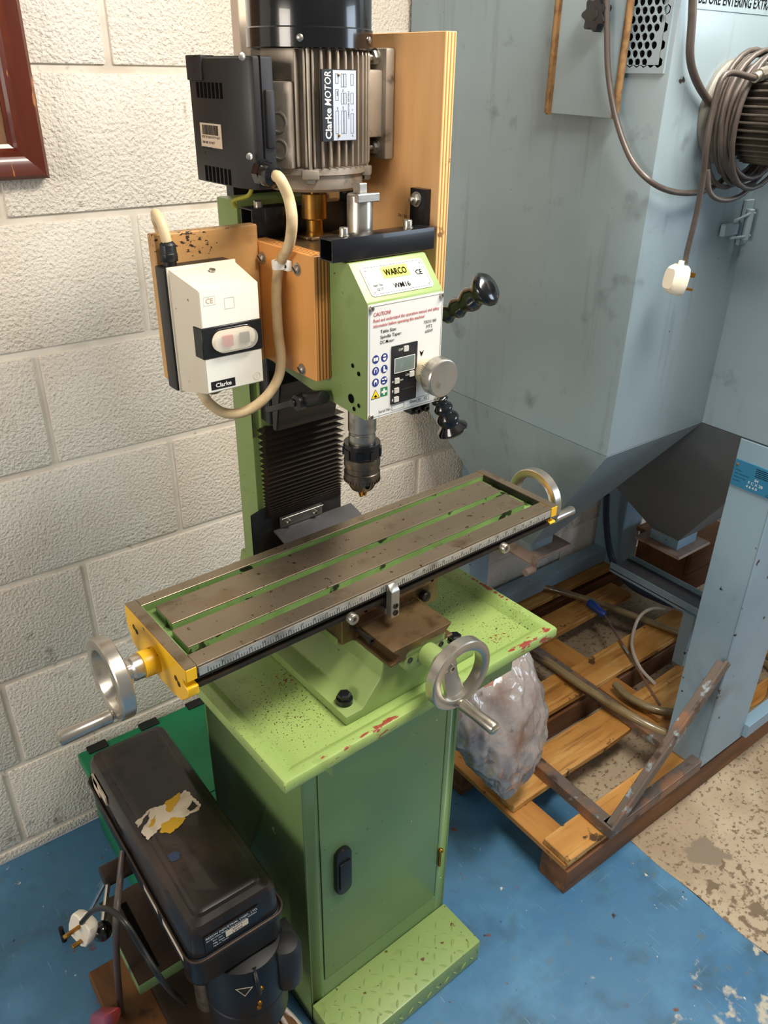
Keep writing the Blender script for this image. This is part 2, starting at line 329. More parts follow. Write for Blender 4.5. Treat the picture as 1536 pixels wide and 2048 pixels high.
mk('extractor_paint', EXC, .36, coord='World', layers=[dict(c='83969f', s=2.2, lo=.4, hi=.7, d=4), dict(c='93a7b2', s=4, lo=.52, hi=.75, a=.7), dict(c='5a6468', s=14, lo=.62, hi=.78, d=6, a=.7), dict(c='39342c', s=32, lo=.735, hi=.755, d=3), dict(c='6a7478', s=6, lo=.58, hi=.7, st=(6, 6, .5), d=5, a=.35)], bump=(30, .06, .002))
mk('extractor_blue', '84a0b2', .38, coord='World', layers=[dict(c='7593a8', s=2.5, lo=.4, hi=.7, d=4), dict(c='60706f', s=10, lo=.58, hi=.75, d=6, a=.6), dict(c='3a332b', s=40, lo=.72, hi=.745, d=3)], bump=(30, .06, .002))
mk('leg_paint', '8aa2b0', .4, coord='World', layers=[dict(c='7a91a0', s=4, lo=.4, hi=.7, d=4), dict(c='2f2a24', s=34, lo=.70, hi=.725, d=2), dict(c='5f625f', s=7, lo=.5, hi=.7, d=5, a=.6, locs=[((1.15, -.8, .3), (.2, .2, .3))], gain=.2)])
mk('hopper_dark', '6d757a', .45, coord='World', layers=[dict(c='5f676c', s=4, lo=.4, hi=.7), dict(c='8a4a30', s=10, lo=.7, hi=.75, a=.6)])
mk('rusty_steel', '6e625a', .5, .35, coord='World', layers=[dict(c='8f6a52', s=14, lo=.5, hi=.62, d=5), dict(c='9aa8ae', s=22, lo=.60, hi=.66, d=4), dict(c='4a3a30', s=30, lo=.58, hi=.7, d=4)])
mk('rust_edge', '8a6a42', .8, coord='World', layers=[dict(c='6a4c2c', s=60, lo=.45, hi=.65, d=3)])
mk('pale_flange', 'a08a7c', .55, coord='World', layers=[dict(c='7a5c4a', s=14, lo=.45, hi=.65, d=5)])
mk('fan_motor_grey', '7f7d74', .45, .3, layers=[dict(c='6a675e', s=20, lo=.45, hi=.7)])
mk('fan_fin', '4c4640', .5, .3, layers=[dict(c='6a6258', s=16, lo=.5, hi=.7)])
mk('hole_shade_black', '050505', .9, spec=.1)  # near-black colour painted in for the shade inside holes, slots and seams
mk('plug_white', 'e2dac8', .35, layers=[dict(c='c9b796', s=14, lo=.55, hi=.75, a=.7)])
mk('pallet_wood', 'c08a44', .65, coord='World', layers=[dict(c='a06a2c', s=6, lo=.42, hi=.68, st=(.5, 3, 3), d=5), dict(c='d8aa68', s=10, lo=.52, hi=.72, st=(.4, 3, 3), a=.8), dict(c='7c5020', s=16, lo=.56, hi=.68, st=(.22, 5, 5), d=4, a=.75), dict(c='4f3418', s=24, lo=.64, hi=.70, d=4), dict(c='6a4a24', s=5, lo=.58, hi=.75, d=5, a=.6)], bump=(40, .35, .002, 5, (.4, 3, 3)))
mk('pallet_wood_y', 'b98240', .65, coord='World', layers=[dict(c='986428', s=6, lo=.42, hi=.68, st=(3, .5, 3), d=5), dict(c='4f3418', s=24, lo=.66, hi=.72, d=4)], bump=(40, .35, .002, 5, (3, .4, 3)))
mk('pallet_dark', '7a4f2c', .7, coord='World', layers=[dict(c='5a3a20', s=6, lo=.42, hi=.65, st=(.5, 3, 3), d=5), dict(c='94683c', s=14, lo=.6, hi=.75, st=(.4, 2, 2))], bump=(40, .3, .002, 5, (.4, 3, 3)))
mk('board_wood', '7a5026', .6, coord='World', layers=[dict(c='5a3818', s=6, lo=.42, hi=.65, st=(3, .5, 3), d=5), dict(c='2c1c0e', s=12, lo=.6, hi=.7, d=4)])
mk('hose_brown', '8a7856', .3, layers=[dict(c='5f5038', s=12, lo=.5, hi=.7)], coat=.3)
mk('hose_blue', '26344f', .4)
mk('cable_pale', 'b8aca0', .45)
mk('crate_green', '0f7a4c', .42, layers=[dict(c='0c6640', s=5, lo=.4, hi=.7), dict(c='2f8f66', s=9, lo=.62, hi=.7, a=.5)])
mk('press_black', '211a16', .34, .1, layers=[dict(c='3f3027', s=5, lo=.45, hi=.65, d=5, r=.45), dict(c='0d0c0c', s=9, lo=.55, hi=.65, d=4, r=.2)], coat=.25)
mk('press_navy', '0e0d0d', .42)
mk('press_brown', '3a2c22', .45, .3, layers=[dict(c='544231', s=8, lo=.5, hi=.7)])
mk('torn_paper', 'd8c8b0', .7, layers=[dict(c='b8a488', s=30, lo=.5, hi=.7)])
mk('torn_yellow', 'c79a20', .6)
mk('frame_wood', '5a2314', .32, coord='World', layers=[dict(c='7a3a1c', s=10, lo=.45, hi=.7, st=(2, 2, .5), d=5), dict(c='b0703a', s=30, lo=.68, hi=.72, d=3, st=(2, 2, .4))], coat=.3)
mk('frame_inner', '4a3020', .4, .3)
mk('print_paper', 'c89468', .55, coord='World', layers=[dict(c='b98258', s=3, lo=.4, hi=.7)])
mk('glass_pane', 'f0f0f0', .03, trans=1, spec=.5)
mk('bag_film', 'e2dcd4', .16, trans=.6, layers=[dict(c='a88c80', s=7, lo=.5, hi=.66, d=5), dict(c='94604c', s=13, lo=.50, hi=.66, d=5, a=.85, locs=[((.03, -.04, .2), (.06, .2, .24))], gain=.3), dict(c='7a5a38', s=24, lo=.62, hi=.68, d=4, a=.6)], coat=.5, bump=(60, .3, .006, 4))
mk('bag_filling', 'a8705c', .7, layers=[dict(c='c49484', s=14, lo=.45, hi=.7, d=5), dict(c='7a4630', s=9, lo=.6, hi=.75, d=4)], bump=(40, .6, .01))
# ------------------------------------------------------------------ room shell
G0 = .258; CH = .225; BL = .45; J = .013
wm = MB().box(-1.6, 2.8, .0045, .12, 0, 2.7)
wall = struct('wall_back', wm, 'wall_mortar', smooth=0)
def block_mesh(w, h, seed):
    """one painted block: rounded arrises, face slightly uneven"""
    mb = MB().box(0, w, -.0, .03, 0, h); me = mb.mesh('block', ['wall_paint'], bevel=.004, seg=2, smooth=50); return me
fullb = block_mesh(BL-J, CH-J, 1)
first = block_mesh(BL-J, G0-CH-J*.5, 2) if G0-CH > J else None
r_ = random.Random(3)
ROWX = {-1: -.03, 0: .19, 1: -.22, 2: -.0144, 3: .206, 4: -.026, 5: .191, 6: -.03, 7: .1825}      # first upright joint of each course
for k in range(-1, 11):
    z0 = G0+(k-1)*CH
    x0 = ROWX.get(k, .19 if k % 2 else -.03)
    if z0+CH <= .02: continue
    n0 = int((-1.5-x0)/BL)-1
    for n in range(n0, n0+12):
        xa = x0+n*BL+J/2
        if xa > 2.75 or xa+BL < -1.6: continue
        zz = z0+J/2; me = fullb
        if zz < 0: 
            hh = z0+CH-J/2
            me = bpy.data.meshes.get('block_low') or block_mesh(BL-J, hh-.0005, 5); me.name = 'block_low'; zz = .0005
        o = bpy.data.objects.new('block', me); COL.objects.link(o); o.parent = wall
        o.location = (xa, r_.uniform(-.0012, .0012), zz)
fl = MB().box(-2.2, .905, -3.2, .0, -.05, 0); floor = struct('floor', fl, 'floor_blue', smooth=0)
pts = [(.905+.003*math.sin(i*1.7)+r_.uniform(-.002, .002), -3.2+3.2*i/60) for i in range(61)]
fc = MB().prism([(4.2, -3.2), (4.2, 0)]+[(x, y) for x, y in pts[::-1]], 'z', -.02, .0008, 0)
f2 = bpy.data.objects.new('bare_floor', fc.mesh('bare_floor', ['floor_cream'], smooth=0)); COL.objects.link(f2); f2.parent = floor
f3 = MB().box(.89, 4.2, -3.2, 0, -.05, -.02); f3o = bpy.data.objects.new('floor_slab', f3.mesh('floor_slab', ['floor_cream'], smooth=0)); COL.objects.link(f3o); f3o.parent = floor
# ------------------------------------------------------------------ framed print on the wall
T = Thing('picture_frame', 'dark red-brown wooden picture frame hanging on the white block wall', 'picture', (-.17, -.012, 1.447))
X1, Z0 = .047, 1.449; X0, Z1 = -.40, 2.02; Wf = .052
prof = [(0, 0), (0, .022), (.006, .028), (.022, .026), (.034, .020), (.042, .021), (.046, .014), (Wf, .012), (Wf, 0)]
def frame_side(mb, a, b, inn):
    """mitred moulding from corner a to corner b; inn = inward direction"""
    a, b, inn = Vector(a), Vector(b), Vector(inn); d = (b-a).normalized(); vs = []
    for p, s in ((a, 1), (b, -1)):
        for t, h in prof: vs.append(p+inn*t+d*(s*t)+Vector((0, -h, 0)))
    n = len(prof)
    mb.add(vs, [(i, (i+1) % n, (i+1) % n+n, i+n) for i in range(n)]+[tuple(range(n)), tuple(range(n, 2*n))])
    return mb
yb = -.004
cs = [(X0, yb, Z0), (X1, yb, Z0), (X1, yb, Z1), (X0, yb, Z1)]
for i, inn in enumerate([(0, 0, 1), (-1, 0, 0), (0, 0, -1), (1, 0, 0)]):
    T.part('frame_rail', frame_side(MB(), cs[i], cs[(i+1) % 4], inn), 'frame_wood', smooth=30)
pp = T.part('print', MB().box(X0+Wf-.004, X1-Wf+.004, yb-.008, yb-.004, Z0+Wf-.004, Z1-Wf+.004), 'print_paper', smooth=0)
ln = MB(); a, b, c, d = X0+Wf+.012, X1-Wf-.012, Z0+Wf+.010, Z1-Wf-.02
for q in ((a, b, c, c+.0012), (a, b, d-.0012, d), (a, a+.0012, c, d), (b-.0012, b, c, d)): ln.box(q[0], q[1], yb-.0084, yb-.0081, q[2], q[3])
for q in ((a+.02, b-.014, c+.045, c+.0458), (b-.014, b-.0132, c+.045, c+.1), (a+.02, b-.014, c+.1, c+.1008)): ln.box(q[0], q[1], yb-.0084, yb-.0081, q[2], q[3])
T.part('printed_border', ln, 'frame_inner', parent=pp, smooth=0)
T.part('glass', MB().box(X0+Wf-.003, X1-Wf+.003, yb-.0115, yb-.0095, Z0+Wf-.003, Z1-Wf+.003), 'glass_pane', smooth=0)
# ------------------------------------------------------------------ pallet under the extractor
T = Thing('pallet', 'worn wooden pallet of orange-brown planks under the blue-grey extractor', 'pallet', (1.2, -.42, 0))
def plank(T, x0, x1, y0, y1, z0, z1, mat, name='plank', seed=0, tilt=0):
    mb = MB(); n = 5; rr = random.Random(seed); ax = 0 if (x1-x0) > (y1-y0) else 1; vs = []
    for i in range(n):
        t = i/(n-1); w0 = rr.uniform(-.0025, .0025); w1 = rr.uniform(-.0025, .0025); h = rr.uniform(-.001, .001)
        for (e, zz) in ((0, z0), (1, z0), (1, z1+h), (0, z1+h)):
            if ax == 0: vs.append((x0+(x1-x0)*t, (y0+w0 if e == 0 else y1+w1), zz))
            else: vs.append(((x0+w0 if e == 0 else x1+w1), y0+(y1-y0)*t, zz))
    fs = [(i*4+k, i*4+(k+1) % 4, (i+1)*4+(k+1) % 4, (i+1)*4+k) for i in range(n-1) for k in range(4)]+[(0, 1, 2, 3), tuple((n-1)*4+k for k in range(4))]
    mb.add(vs, fs); return T.part(name, mb, mat, bevel=.0018, seg=1, smooth=30)
PZ = .1106
for i, (x0, x1, y0, y1) in enumerate([(.667, 1.60, -.822, -.747), (.672, 1.113, -.645, -.548), (.70, 1.128, -.475, -.375), (1.165, 1.66, -.478, -.385),
        (1.20, 1.66, -.665, -.56), (.86, 1.62, -.25, -.165), (.86, 1.76, -.105, -.03), (1.64, 1.9, -.822, -.747)]):
    plank(T, x0, x1, y0, y1, .0926, PZ, 'pallet_wood', seed=i)
for i, (x0, x1) in enumerate([(.662, .738), (1.185, 1.262), (1.72, 1.80)]):
    plank(T, x0, x1, -.815, -.03, .0755, .0915, 'pallet_wood_y', 'cross_board', seed=20+i)
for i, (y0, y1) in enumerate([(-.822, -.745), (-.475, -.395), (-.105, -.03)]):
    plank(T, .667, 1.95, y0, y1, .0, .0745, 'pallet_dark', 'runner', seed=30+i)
# ------------------------------------------------------------------ dust extractor
T = Thing('dust_extractor', 'large blue-grey painted steel dust extractor cabinet with hoppers standing on the pallet', 'extractor', (1.4, -.42, .111))
EX, EYF, EZB = .8118, -.6445, .972; E2 = 1.124; EY2 = -.834; TOP = 2.45
body = T.part('filter_housing', MB().box(EX, 1.1325, EYF, -.012, EZB, TOP), 'extractor_paint', bevel=.003, seg=2)
b2 = T.part('collector_housing', MB().box(E2, 2.1, EY2, -.012, EZB-.003, TOP), 'extractor_paint', bevel=.003, seg=2)
T.part('seam_bead', MB().tube([(E2+.004, EYF-.002, EZB), (E2+.004, EYF-.002, TOP)], .0035, 6), 'extractor_paint', parent=b2)
def frustum(mb, r0, z0, r1, z1):
    q = lambda r, z: [(r[0], r[2], z), (r[1], r[2], z), (r[1], r[3], z), (r[0], r[3], z)]
    return mb.add(q(r0, z0)+q(r1, z1), [(i, (i+1) % 4, (i+1) % 4+4, i+4) for i in range(4)]+[(0, 1, 2, 3), (4, 5, 6, 7)])
h1 = T.part('hopper', frustum(MB(), (EX, 1.1325, EYF, -.012), EZB-.0005, (.94, 1.02, -.375, -.295), .60), 'extractor_paint', smooth=0)
T.part('outlet', MB().box(.94, 1.02, -.375, -.295, .580, .60), 'extractor_paint', parent=h1)
T.part('outlet_flange', MB().box(.905, 1.055, -.41, -.26, .572, .580), 'pale_flange', parent=h1, bevel=.002, seg=1)
cl = MB().bar((.915, -.415, .552), (.915, -.415, .60), .010, .008, up=(1, 0, 0)).cyl((.885, -.415, .560), (.915, -.415, .560), .009)
T.part('flange_clamp', cl, 'pale_flange', parent=h1)
h2 = T.part('hopper', frustum(MB(), (E2+.002, 2.1, EY2+.002, -.012), EZB-.004, (1.455, 1.545, -.465, -.375), .475), 'hopper_dark', smooth=0)
T.part('outlet', MB().box(1.455, 1.545, -.465, -.375, .445, .475), 'extractor_blue', parent=h2)
T.part('outlet_flange', MB().box(1.425, 1.575, -.495, -.345, .436, .445), 'pale_flange', parent=h2, bevel=.002, seg=1)
# front leg: folded sheet
lg = MB(); t = .004
lg.prism([(E2, -.735), (E2, EY2), (E2+.19, EY2), (E2+.19, EY2+t), (E2+t, EY2+t), (E2+t, -.735)], 'z', .112, EZB-.006)
leg = T.part('leg', lg, 'leg_paint', bevel=.0012, seg=1, label='blue-grey folded steel leg with a blue plate')
T.part('fold_bead', MB().tube([(E2-.001, EY2+.002, .14), (E2-.001, EY2+.002, EZB-.05)], .003, 6), 'leg_paint', parent=leg)
T.part('leg', MB().box(1.035, 1.115, -.075, -.014, .112, EZB-.12), 'leg_paint', bevel=.002, seg=1)
T.part('leg', MB().box(1.70, 1.80, -.12, -.014, .112, EZB-.006), 'extractor_blue', bevel=.002, seg=1)
T.part('leg', MB().prism([(2.096, -.735), (2.096, EY2), (1.92, EY2), (1.92, EY2+t), (2.092, EY2+t), (2.092, -.735)], 'z', .112, EZB-.006), 'leg_paint')
fr = T.part('base_frame', MB().bar((.785, -.836, .128), (1.125, -.836, .128), .004, .03).bar((.785, -.824, .142), (1.125, -.824, .142), .028, .004), 'rusty_steel', bevel=.001, seg=1)
T.part('frame_bar', MB().bar((.783, -.838, .128), (.80, -.06, .128), .004, .03).bar((.796, -.838, .142), (.813, -.06, .142), .028, .004), 'rusty_steel', parent=fr, bevel=.001, seg=1)
T.part('frame_bar', MB().bar((1.118, -.74, .124), (1.13, -.07, .124), .03, .022), 'rusty_steel', parent=fr, bevel=.001, seg=1)
T.part('frame_bar', MB().bar((.835, -.045, .14), (1.72, -.045, .14), .05, .05), 'leg_paint', parent=fr, bevel=.001, seg=1)
T.part('frame_bar', MB().bar((E2+.19, -.831, .135), (1.93, -.831, .135), .03, .04), 'extractor_blue', parent=fr, bevel=.001, seg=1)
T.part('brace', MB().bar((.788, -.838, .135), (1.108, -.841, .462), .026, .007, up=(0, 1, 0)).bar((.782, -.829, .135), (1.10, -.832, .460), .004, .024, up=(0, 1, 0)), 'rusty_steel', bevel=.001, seg=1)
sh = T.part('foot_shelf', MB().box(1.44, 1.53, -.68, -.27, .286, .292).box(1.44, 1.444, -.68, -.27, .278, .312).box(1.526, 1.53, -.68, -.27, .278, .312), 'leg_paint', bevel=.0015, seg=1)
T.part('shelf_mat', MB().box(1.445, 1.525, -.676, -.274, .292, .296), 'grey_sheet', parent=sh)
T.part('shelf_post', MB().box(1.43, 1.50, -.575, -.54, .111, .29), 'leg_paint', parent=sh, bevel=.001, seg=1)
# rating plate on the leg
pl = T.part('rating_plate', MB().box(E2-.0035, E2-.0005, -.832, -.738, .864, .922), 'plate_blue' if 'plate_blue' in MATS else mk('plate_blue', '2f7396', .35).name, parent=leg)
mbt = MB(); R_ = (0, -1, 0); U_ = (0, 0, 1)
def lt(s, y, z, h, **k): return text_mb(s, (E2-.0036, y, z), R_, U_, h, depth=.0002, **k)
wt = lt('04', -.787, .8885, .0062); lt('F C X 2B', -.775, .8795, .0062, mb=wt); lt('4 6 4 0', -.772, .8705, .0062, mb=wt)
T.part('stamped_text', wt, 'ink_white', parent=leg, smooth=0)
bt = lt('CE', -.817, .866, .006)
for i, (s, y, z) in enumerate([('CE Mark', -.742, .899), ('Year of Manufacture', -.742, .8915), ('Number of Type', -.742, .884), ('Serial No.', -.742, .876)]): lt(s, y, z, .0028, mb=bt)
for i in range(5): bt.box(E2-.0039, E2-.0036, -.828+.002*(i % 3), -.785, .9155-.004*i, .9167-.004*i)
T.part('printed_text', bt, 'ink_black', parent=leg, smooth=0)
T.part('rivet', MB().lathe([(.003, 0), (.003, .001), (.0015, .002)], (E2-.0035, -.744, .912), (-1, 0, 0), 12), 'rust_edge', parent=leg)
T.part('rivet', MB().lathe([(.003, 0), (.003, .001), (.0015, .002)], (E2-.0035, -.826, .885), (-1, 0, 0), 12), 'rust_edge', parent=leg)
# perforated inlet and its sliding flap on the left side
gx = EX-.0045; gy0, gy1, gz0, gz1 = -.630, -.50, 1.622, 1.80
T.part('inlet_shade_sheet', MB().box(EX-.0015, EX-.0004, gy0+.014, gy1, gz0+.0025, gz1), 'hole_shade_black', parent=body)  # black sheet standing in for the shade behind the perforations
g = MB(); p = .0132; rowh = p*.866; hr = .0054; j = 0; zc = gz0+.007
while zc < gz1:
    sh_ = (p/2 if j % 2 else 0); yc = gy1-.006-sh_
    lim = gy0+.004 + max(0, (1.70-zc))*.0 + (.018 if zc < 1.64 else .010 if zc < 1.68 else 0)
    while yc > gy0+.004:
        n = 12; hexa = [(yc+p/math.sqrt(3)*math.cos(PI/2+PI/3*k), zc+p/math.sqrt(3)*math.sin(PI/2+PI/3*k)) for k in range(6)]
        outer = []
        for k in range(6):
            a, b = hexa[k], hexa[(k+1) % 6]; outer += [a, ((a[0]+b[0])/2, (a[1]+b[1])/2)]
        solid = yc < lim
        if solid: g.add([(gx, y, z) for y, z in outer], [tuple(range(12))])
        else:
            inner = [(yc+hr*math.cos(PI/2+2*PI*k/12), zc+hr*math.sin(PI/2+2*PI*k/12)) for k in range(12)]
            g.add([(gx, y, z) for y, z in outer+inner]+[(gx+.0028, y, z) for y, z in inner], [(k, (k+1) % 12, (k+1) % 12+12, k+12) for k in range(12)]+[(k+12, (k+1) % 12+12, (k+1) % 12+24, k+24) for k in range(12)])
        yc -= p
    zc += rowh; j += 1
g.box(gx, EX-.0002, gy0-.006, gy0+.0045, gz0-.008, gz1).box(gx, EX-.0002, gy0+.0045, gy1+.005, gz0-.008, gz0+.0035)
T.part('perforated_grille', g, 'extractor_paint', parent=body, smooth=0)
fx = EX-.018
flap = T.part('inlet_flap', MB().prism([(-.568, 1.549), (-.417, 1.552), (-.417, 1.80), (-.568, 1.80)], 'x', fx, fx+.004), 'extractor_paint', parent=body, bevel=.001, seg=1)
T.part('flap_edge', MB().tube([(fx+.002, -.419, 1.552), (fx+.002, -.419, 1.80)], .0055, 8).box(fx-.001, fx+.001, -.430, -.418, 1.55, 1.80), 'rust_edge', parent=body)
T.part('flap_edge', MB().tube([(fx+.002, -.566, 1.549), (fx+.002, -.566, 1.80)], .006, 8), 'rust_edge', parent=body)
kc = at(1190, 29, x=fx-.02); st = []
for i in range(48):
    a = 2*PI*i/48; r = .021+.0035*math.cos(7*a); st.append((kc.y+r*math.cos(a), kc.z+r*math.sin(a)))
T.part('flap_knob', MB().prism(st, 'x', fx-.024, fx-.008).cyl((fx-.008, kc.y, kc.z), (fx, kc.y, kc.z), .010).lathe([(.009, 0), (.009, .001), (.007, .0015)], (fx-.024, kc.y, kc.z), (-1, 0, 0), 20), 'charcoal_plastic', parent=body, bevel=.0025, seg=2)
# warning sign above the fan on the front face
sg = MB().box(.845, 1.11, EYF-.0008, EYF-.0002, 1.700, 1.80)
T.part('sign', sg, 'extractor_paint', parent=body)
T.part('sign_text', text_mb('BEFORE ENTERING EXTRACTOR', (.853, EYF-.001, 1.7075), (1, 0, 0), (0, 0, 1), .014, depth=.0002, bold=.012, width=.245), 'ink_black', parent=body, smooth=0)
# toggle latch
lc = at(1465, 447, y=EYF-.01)
la = MB().box(1.035, 1.082, EYF-.012, EYF-.002, 1.356, 1.378)
la2 = MB().tube([(1.06, EYF-.012, 1.382), (1.10, EYF-.016, 1.392), (1.118, EYF-.016, 1.392)], .003, 6).tube([(1.06, EYF-.012, 1.352), (1.10, EYF-.016, 1.352), (1.118, EYF-.016, 1.352)], .003, 6).cyl((1.105, EYF-.014, 1.345), (1.105, EYF-.014, 1.40), .007).box(1.098, 1.123, EYF-.008, EYF-.001, 1.335, 1.415)
lo = T.part('latch', la, 'extractor_paint', parent=body, bevel=.002, seg=1); T.part('latch_keeper', la2, 'extractor_paint', parent=body, bevel=.001, seg=1)
# ------------------------------------------------------------------ fan motor on the extractor front
FC = Vector((.985, 0, 1.560))
T = Thing('fan_motor', 'ribbed grey fan motor bolted to the extractor front, cable coiled around it', 'motor', (FC.x, EYF-.001, 1.49))
T.part('mounting_flange', MB().lathe([(.079, .0), (.079, .006), (.075, .010), (.06, .016)], (FC.x, EYF-.001, FC.z), (0, -1, 0), 40), 'fan_motor_grey')
T.part('body', MB().cyl((FC.x, EYF-.018, FC.z), (FC.x, EYF-.26, FC.z), .060, n=36), 'fan_fin')
fin = MB().box(-.0018, .0018, -.20, 0, 0, .0165).mesh('fin', ['fan_fin'], bevel=.001, seg=1)
for i in range(40):
    a = 2*PI*i/40; dx, dz = math.sin(a)*.058, math.cos(a)*.058
    if dz > .045: continue
    T.inst('cooling_fin', fin, (FC.x+dx, EYF-.055, FC.z+dz), (0, a, 0))
tb = T.part('terminal_box', MB().box(FC.x-.055, FC.x+.05, EYF-.24, EYF-.075, FC.z+.045, FC.z+.072), 'fan_motor_grey', bevel=.004)
T.part('terminal_lid', MB().prism([(FC.x-.05, FC.z+.0725), (FC.x+.05, FC.z+.0725), (FC.x+.04, FC.z+.112), (FC.x-.036, FC.z+.112)], 'y', EYF-.235, EYF-.085), 'fan_motor_grey', parent=tb, bevel=.003)
hs = MB()
for dy in (.10, .107): 
    for dz in (.051, .060): hs.cyl((FC.x-.0555, EYF-dy-.03, FC.z+dz), (FC.x-.0545, EYF-dy-.03, FC.z+dz), .0022, n=10)
T.part('screw_hole', hs, 'hole_shade_black', parent=tb)
T.part('cable_gland', MB().cyl((FC.x-.055, EYF-.088, FC.z+.058), (FC.x-.073, EYF-.088, FC.z+.054), .0095, n=8).cyl((FC.x-.073, EYF-.088, FC.z+.054), (FC.x-.084, EYF-.088, FC.z+.050), .007), 'zinc', parent=tb)
# ------------------------------------------------------------------ UK plug
def plug(T, pos, cab, pins, parent=None, mat='plug_white'):
    """13 A plug: cab = way the cord leaves, pins = way the pins point"""
    pos = Vector(pos); c = Vector(cab).normalized(); p = Vector(pins); p = (p-c*p.dot(c)).normalized(); s = c.cross(p)
    mb = MB(); n = 20; vs = []
    out = [(.0, .024), (.012, .0245), (.020, .021), (.0235, .012), (.024, -.006), (.021, -.018), (.014, -.0235), (0, -.024)]
    o2 = out+[(-x, y) for x, y in out[-2:0:-1]]
    for h, k in ((-.006, .93), (-.004, 1), (.006, 1), (.013, .86), (.018, .66)):
        for x, y in o2: vs.append(pos+s*(x*k)+c*(y*k)-p*h)
    m = len(o2)
    mb.add(vs, [(j*m+i, j*m+(i+1) % m, (j+1)*m+(i+1) % m, (j+1)*m+i) for j in range(4) for i in range(m)]+[tuple(range(m)), tuple(4*m+i for i in range(m))])
    b = T.part('plug', mb, mat, parent=parent, smooth=40, label='UK three-pin plug'); P = parent or b
    f = pos+p*.006
    for (sx, cy, w, h, l) in ((0, .011, .004, .008, .022), (-.011, -.011, .0065, .004, .017), (.011, -.011, .0065, .004, .017)):
        q = MB().obox(f+s*sx+c*cy+p*(l/2), s, c, p, w/2, h/2, l/2)
        T.part('pin', q, 'brass', parent=P, bevel=.0006, seg=1)
    T.part('cord_grip', MB().cyl(pos+c*.022-p*.003, pos+c*.031-p*.003, .0055, .0045, n=12), mat, parent=P)
    return b
# ------------------------------------------------------------------ cables of the extractor
T = Thing('power_cord', 'dark brown power cord coiled around the fan motor with hanging white plug', 'cable', (FC.x, EYF-.03, 1.47))
coil = []; r_ = random.Random(5)
for i in range(0, 7*26+1):
    t = 2*PI*i/26; k = i/26
    r = .0885+.004*math.sin(k*2.1)+.009*max(0, math.sin(t*1+PI*.5))*-.2
    sag = .016*max(0, -math.cos(t))*(1+.4*math.sin(k*3))
    coil.append((FC.x+math.sin(t)*r*1.0, EYF-.026-.0075*k+.003*math.sin(t*2+k), FC.z+math.cos(t)*(r)-sag))
T.part('cord_coil', MB().tube(coil, .0042, 8), 'cable_grey')
lo = [at(1415, 340, y=EYF-.05), at(1420, 385, y=EYF-.055), at(1445, 400, y=EYF-.06), at(1480, 392, y=EYF-.06), at(1508, 365, y=EYF-.06), at(1530, 325, y=EYF-.06)]
T.part('cord_loop', MB().tube(spline(lo, 6), .0042, 8), 'cable_grey')
dp = [at(1440, 165, y=EYF-.075), at(1424, 230, y=EYF-.085), at(1412, 300, y=EYF-.085), at(1404, 370, y=EYF-.08), at(1390, 440, y=EYF-.075), at(1374, 505, y=EYF-.07), at(1371, 527, y=EYF-.07)]
gl = (FC.x-.084, EYF-.088, FC.z+.050)
T.part('cord_drop', MB().tube(spline([gl, at(1450, 150, y=EYF-.088)]+dp[1:], 6), .0045, 8), 'cable_grey')
pp_ = at(1356, 560, y=EYF-.07)
plug(T, pp_, (.18, 0, 1), (.9, -.45, -.15))
T = Thing('hanging_cable', 'dark grey cable looping down across the extractor side past the flap', 'cable', tuple(at(1300, 375, x=EX-.03)))
pth = [at(1213, -60, x=EX-.04), at(1214, 60, x=EX-.035), at(1217, 150, x=EX-.033), at(1233, 240, x=EX-.03), at(1262, 318, x=EX-.028), at(1300, 362, x=EX-.022), at(1345, 383, y=EYF-.025), at(1395, 385, y=EYF-.022), at(1430, 372, y=EYF-.02), at(1455, 350, y=EYF-.02)]
T.part('cord', MB().tube(spline(pth, 8), .0048, 8), 'cable_grey')
T = Thing('feed_cable', 'thick dark cable running straight down to the fan motor flange', 'cable', tuple(at(1395, 160, y=EYF-.02)))
T.part('cord', MB().tube(spline([at(1388, -60, y=EYF-.015), at(1384, 40, y=EYF-.015), at(1380, 110, y=EYF-.015), at(1390, 155, y=EYF-.014), at(1412, 195, y=EYF-.012), at(1440, 225, y=EYF-.012)], 6), .0062, 10), 'cable_grey')
# ------------------------------------------------------------------ things lying on the pallet
def hose(name, label, pts, r, mat, cat='hose', n=6, sides=10):
    p = spline(pts, n); b = min(p, key=lambda q: q.z); return solo(name, MB().tube(p, r, sides), mat, label, cat, (b.x, b.y, b.z-r))
Z = PZ+.0125
hose('rubber_hose', 'brown rubber hose snaking over the pallet behind the milling tray', [at(985, 1158, z=Z), at(1040, 1163, z=Z), at(1110, 1180, z=Z), at(1200, 1207, z=Z+.005), at(1290, 1240, z=Z), at(1400, 1280, z=Z), at(1480, 1300, z=Z)], .0105, 'hose_brown')
hose('rubber_hose', 'olive brown hose lying diagonally along the pallet frame bar to the leg', [at(1040, 1285, z=Z), at(1085, 1315, z=Z), at(1165, 1372, z=Z+.02), at(1250, 1425, z=Z+.022), at(1330, 1465, z=Z+.01), at(1400, 1480, z=Z)], .0115, 'hose_brown')
hose('rubber_hose', 'short curved brown hose end bending toward the front leg', [at(1230, 1368, z=Z), at(1255, 1392, z=Z), at(1300, 1415, z=Z), at(1350, 1425, z=Z), at(1420, 1425, z=Z)], .0105, 'hose_brown')
ck = [at(1440, 1430, z=Z), at(1500, 1425, z=Z), at(1540, 1395, z=Z+.004), at(1545, 1345, z=Z), at(1515, 1320, z=Z), at(1480, 1330, z=Z)]
hose('rubber_hose', 'coiled brown hose on the pallet right of the front leg', ck+[at(1462, 1350, z=Z+.02)], .0115, 'hose_brown')
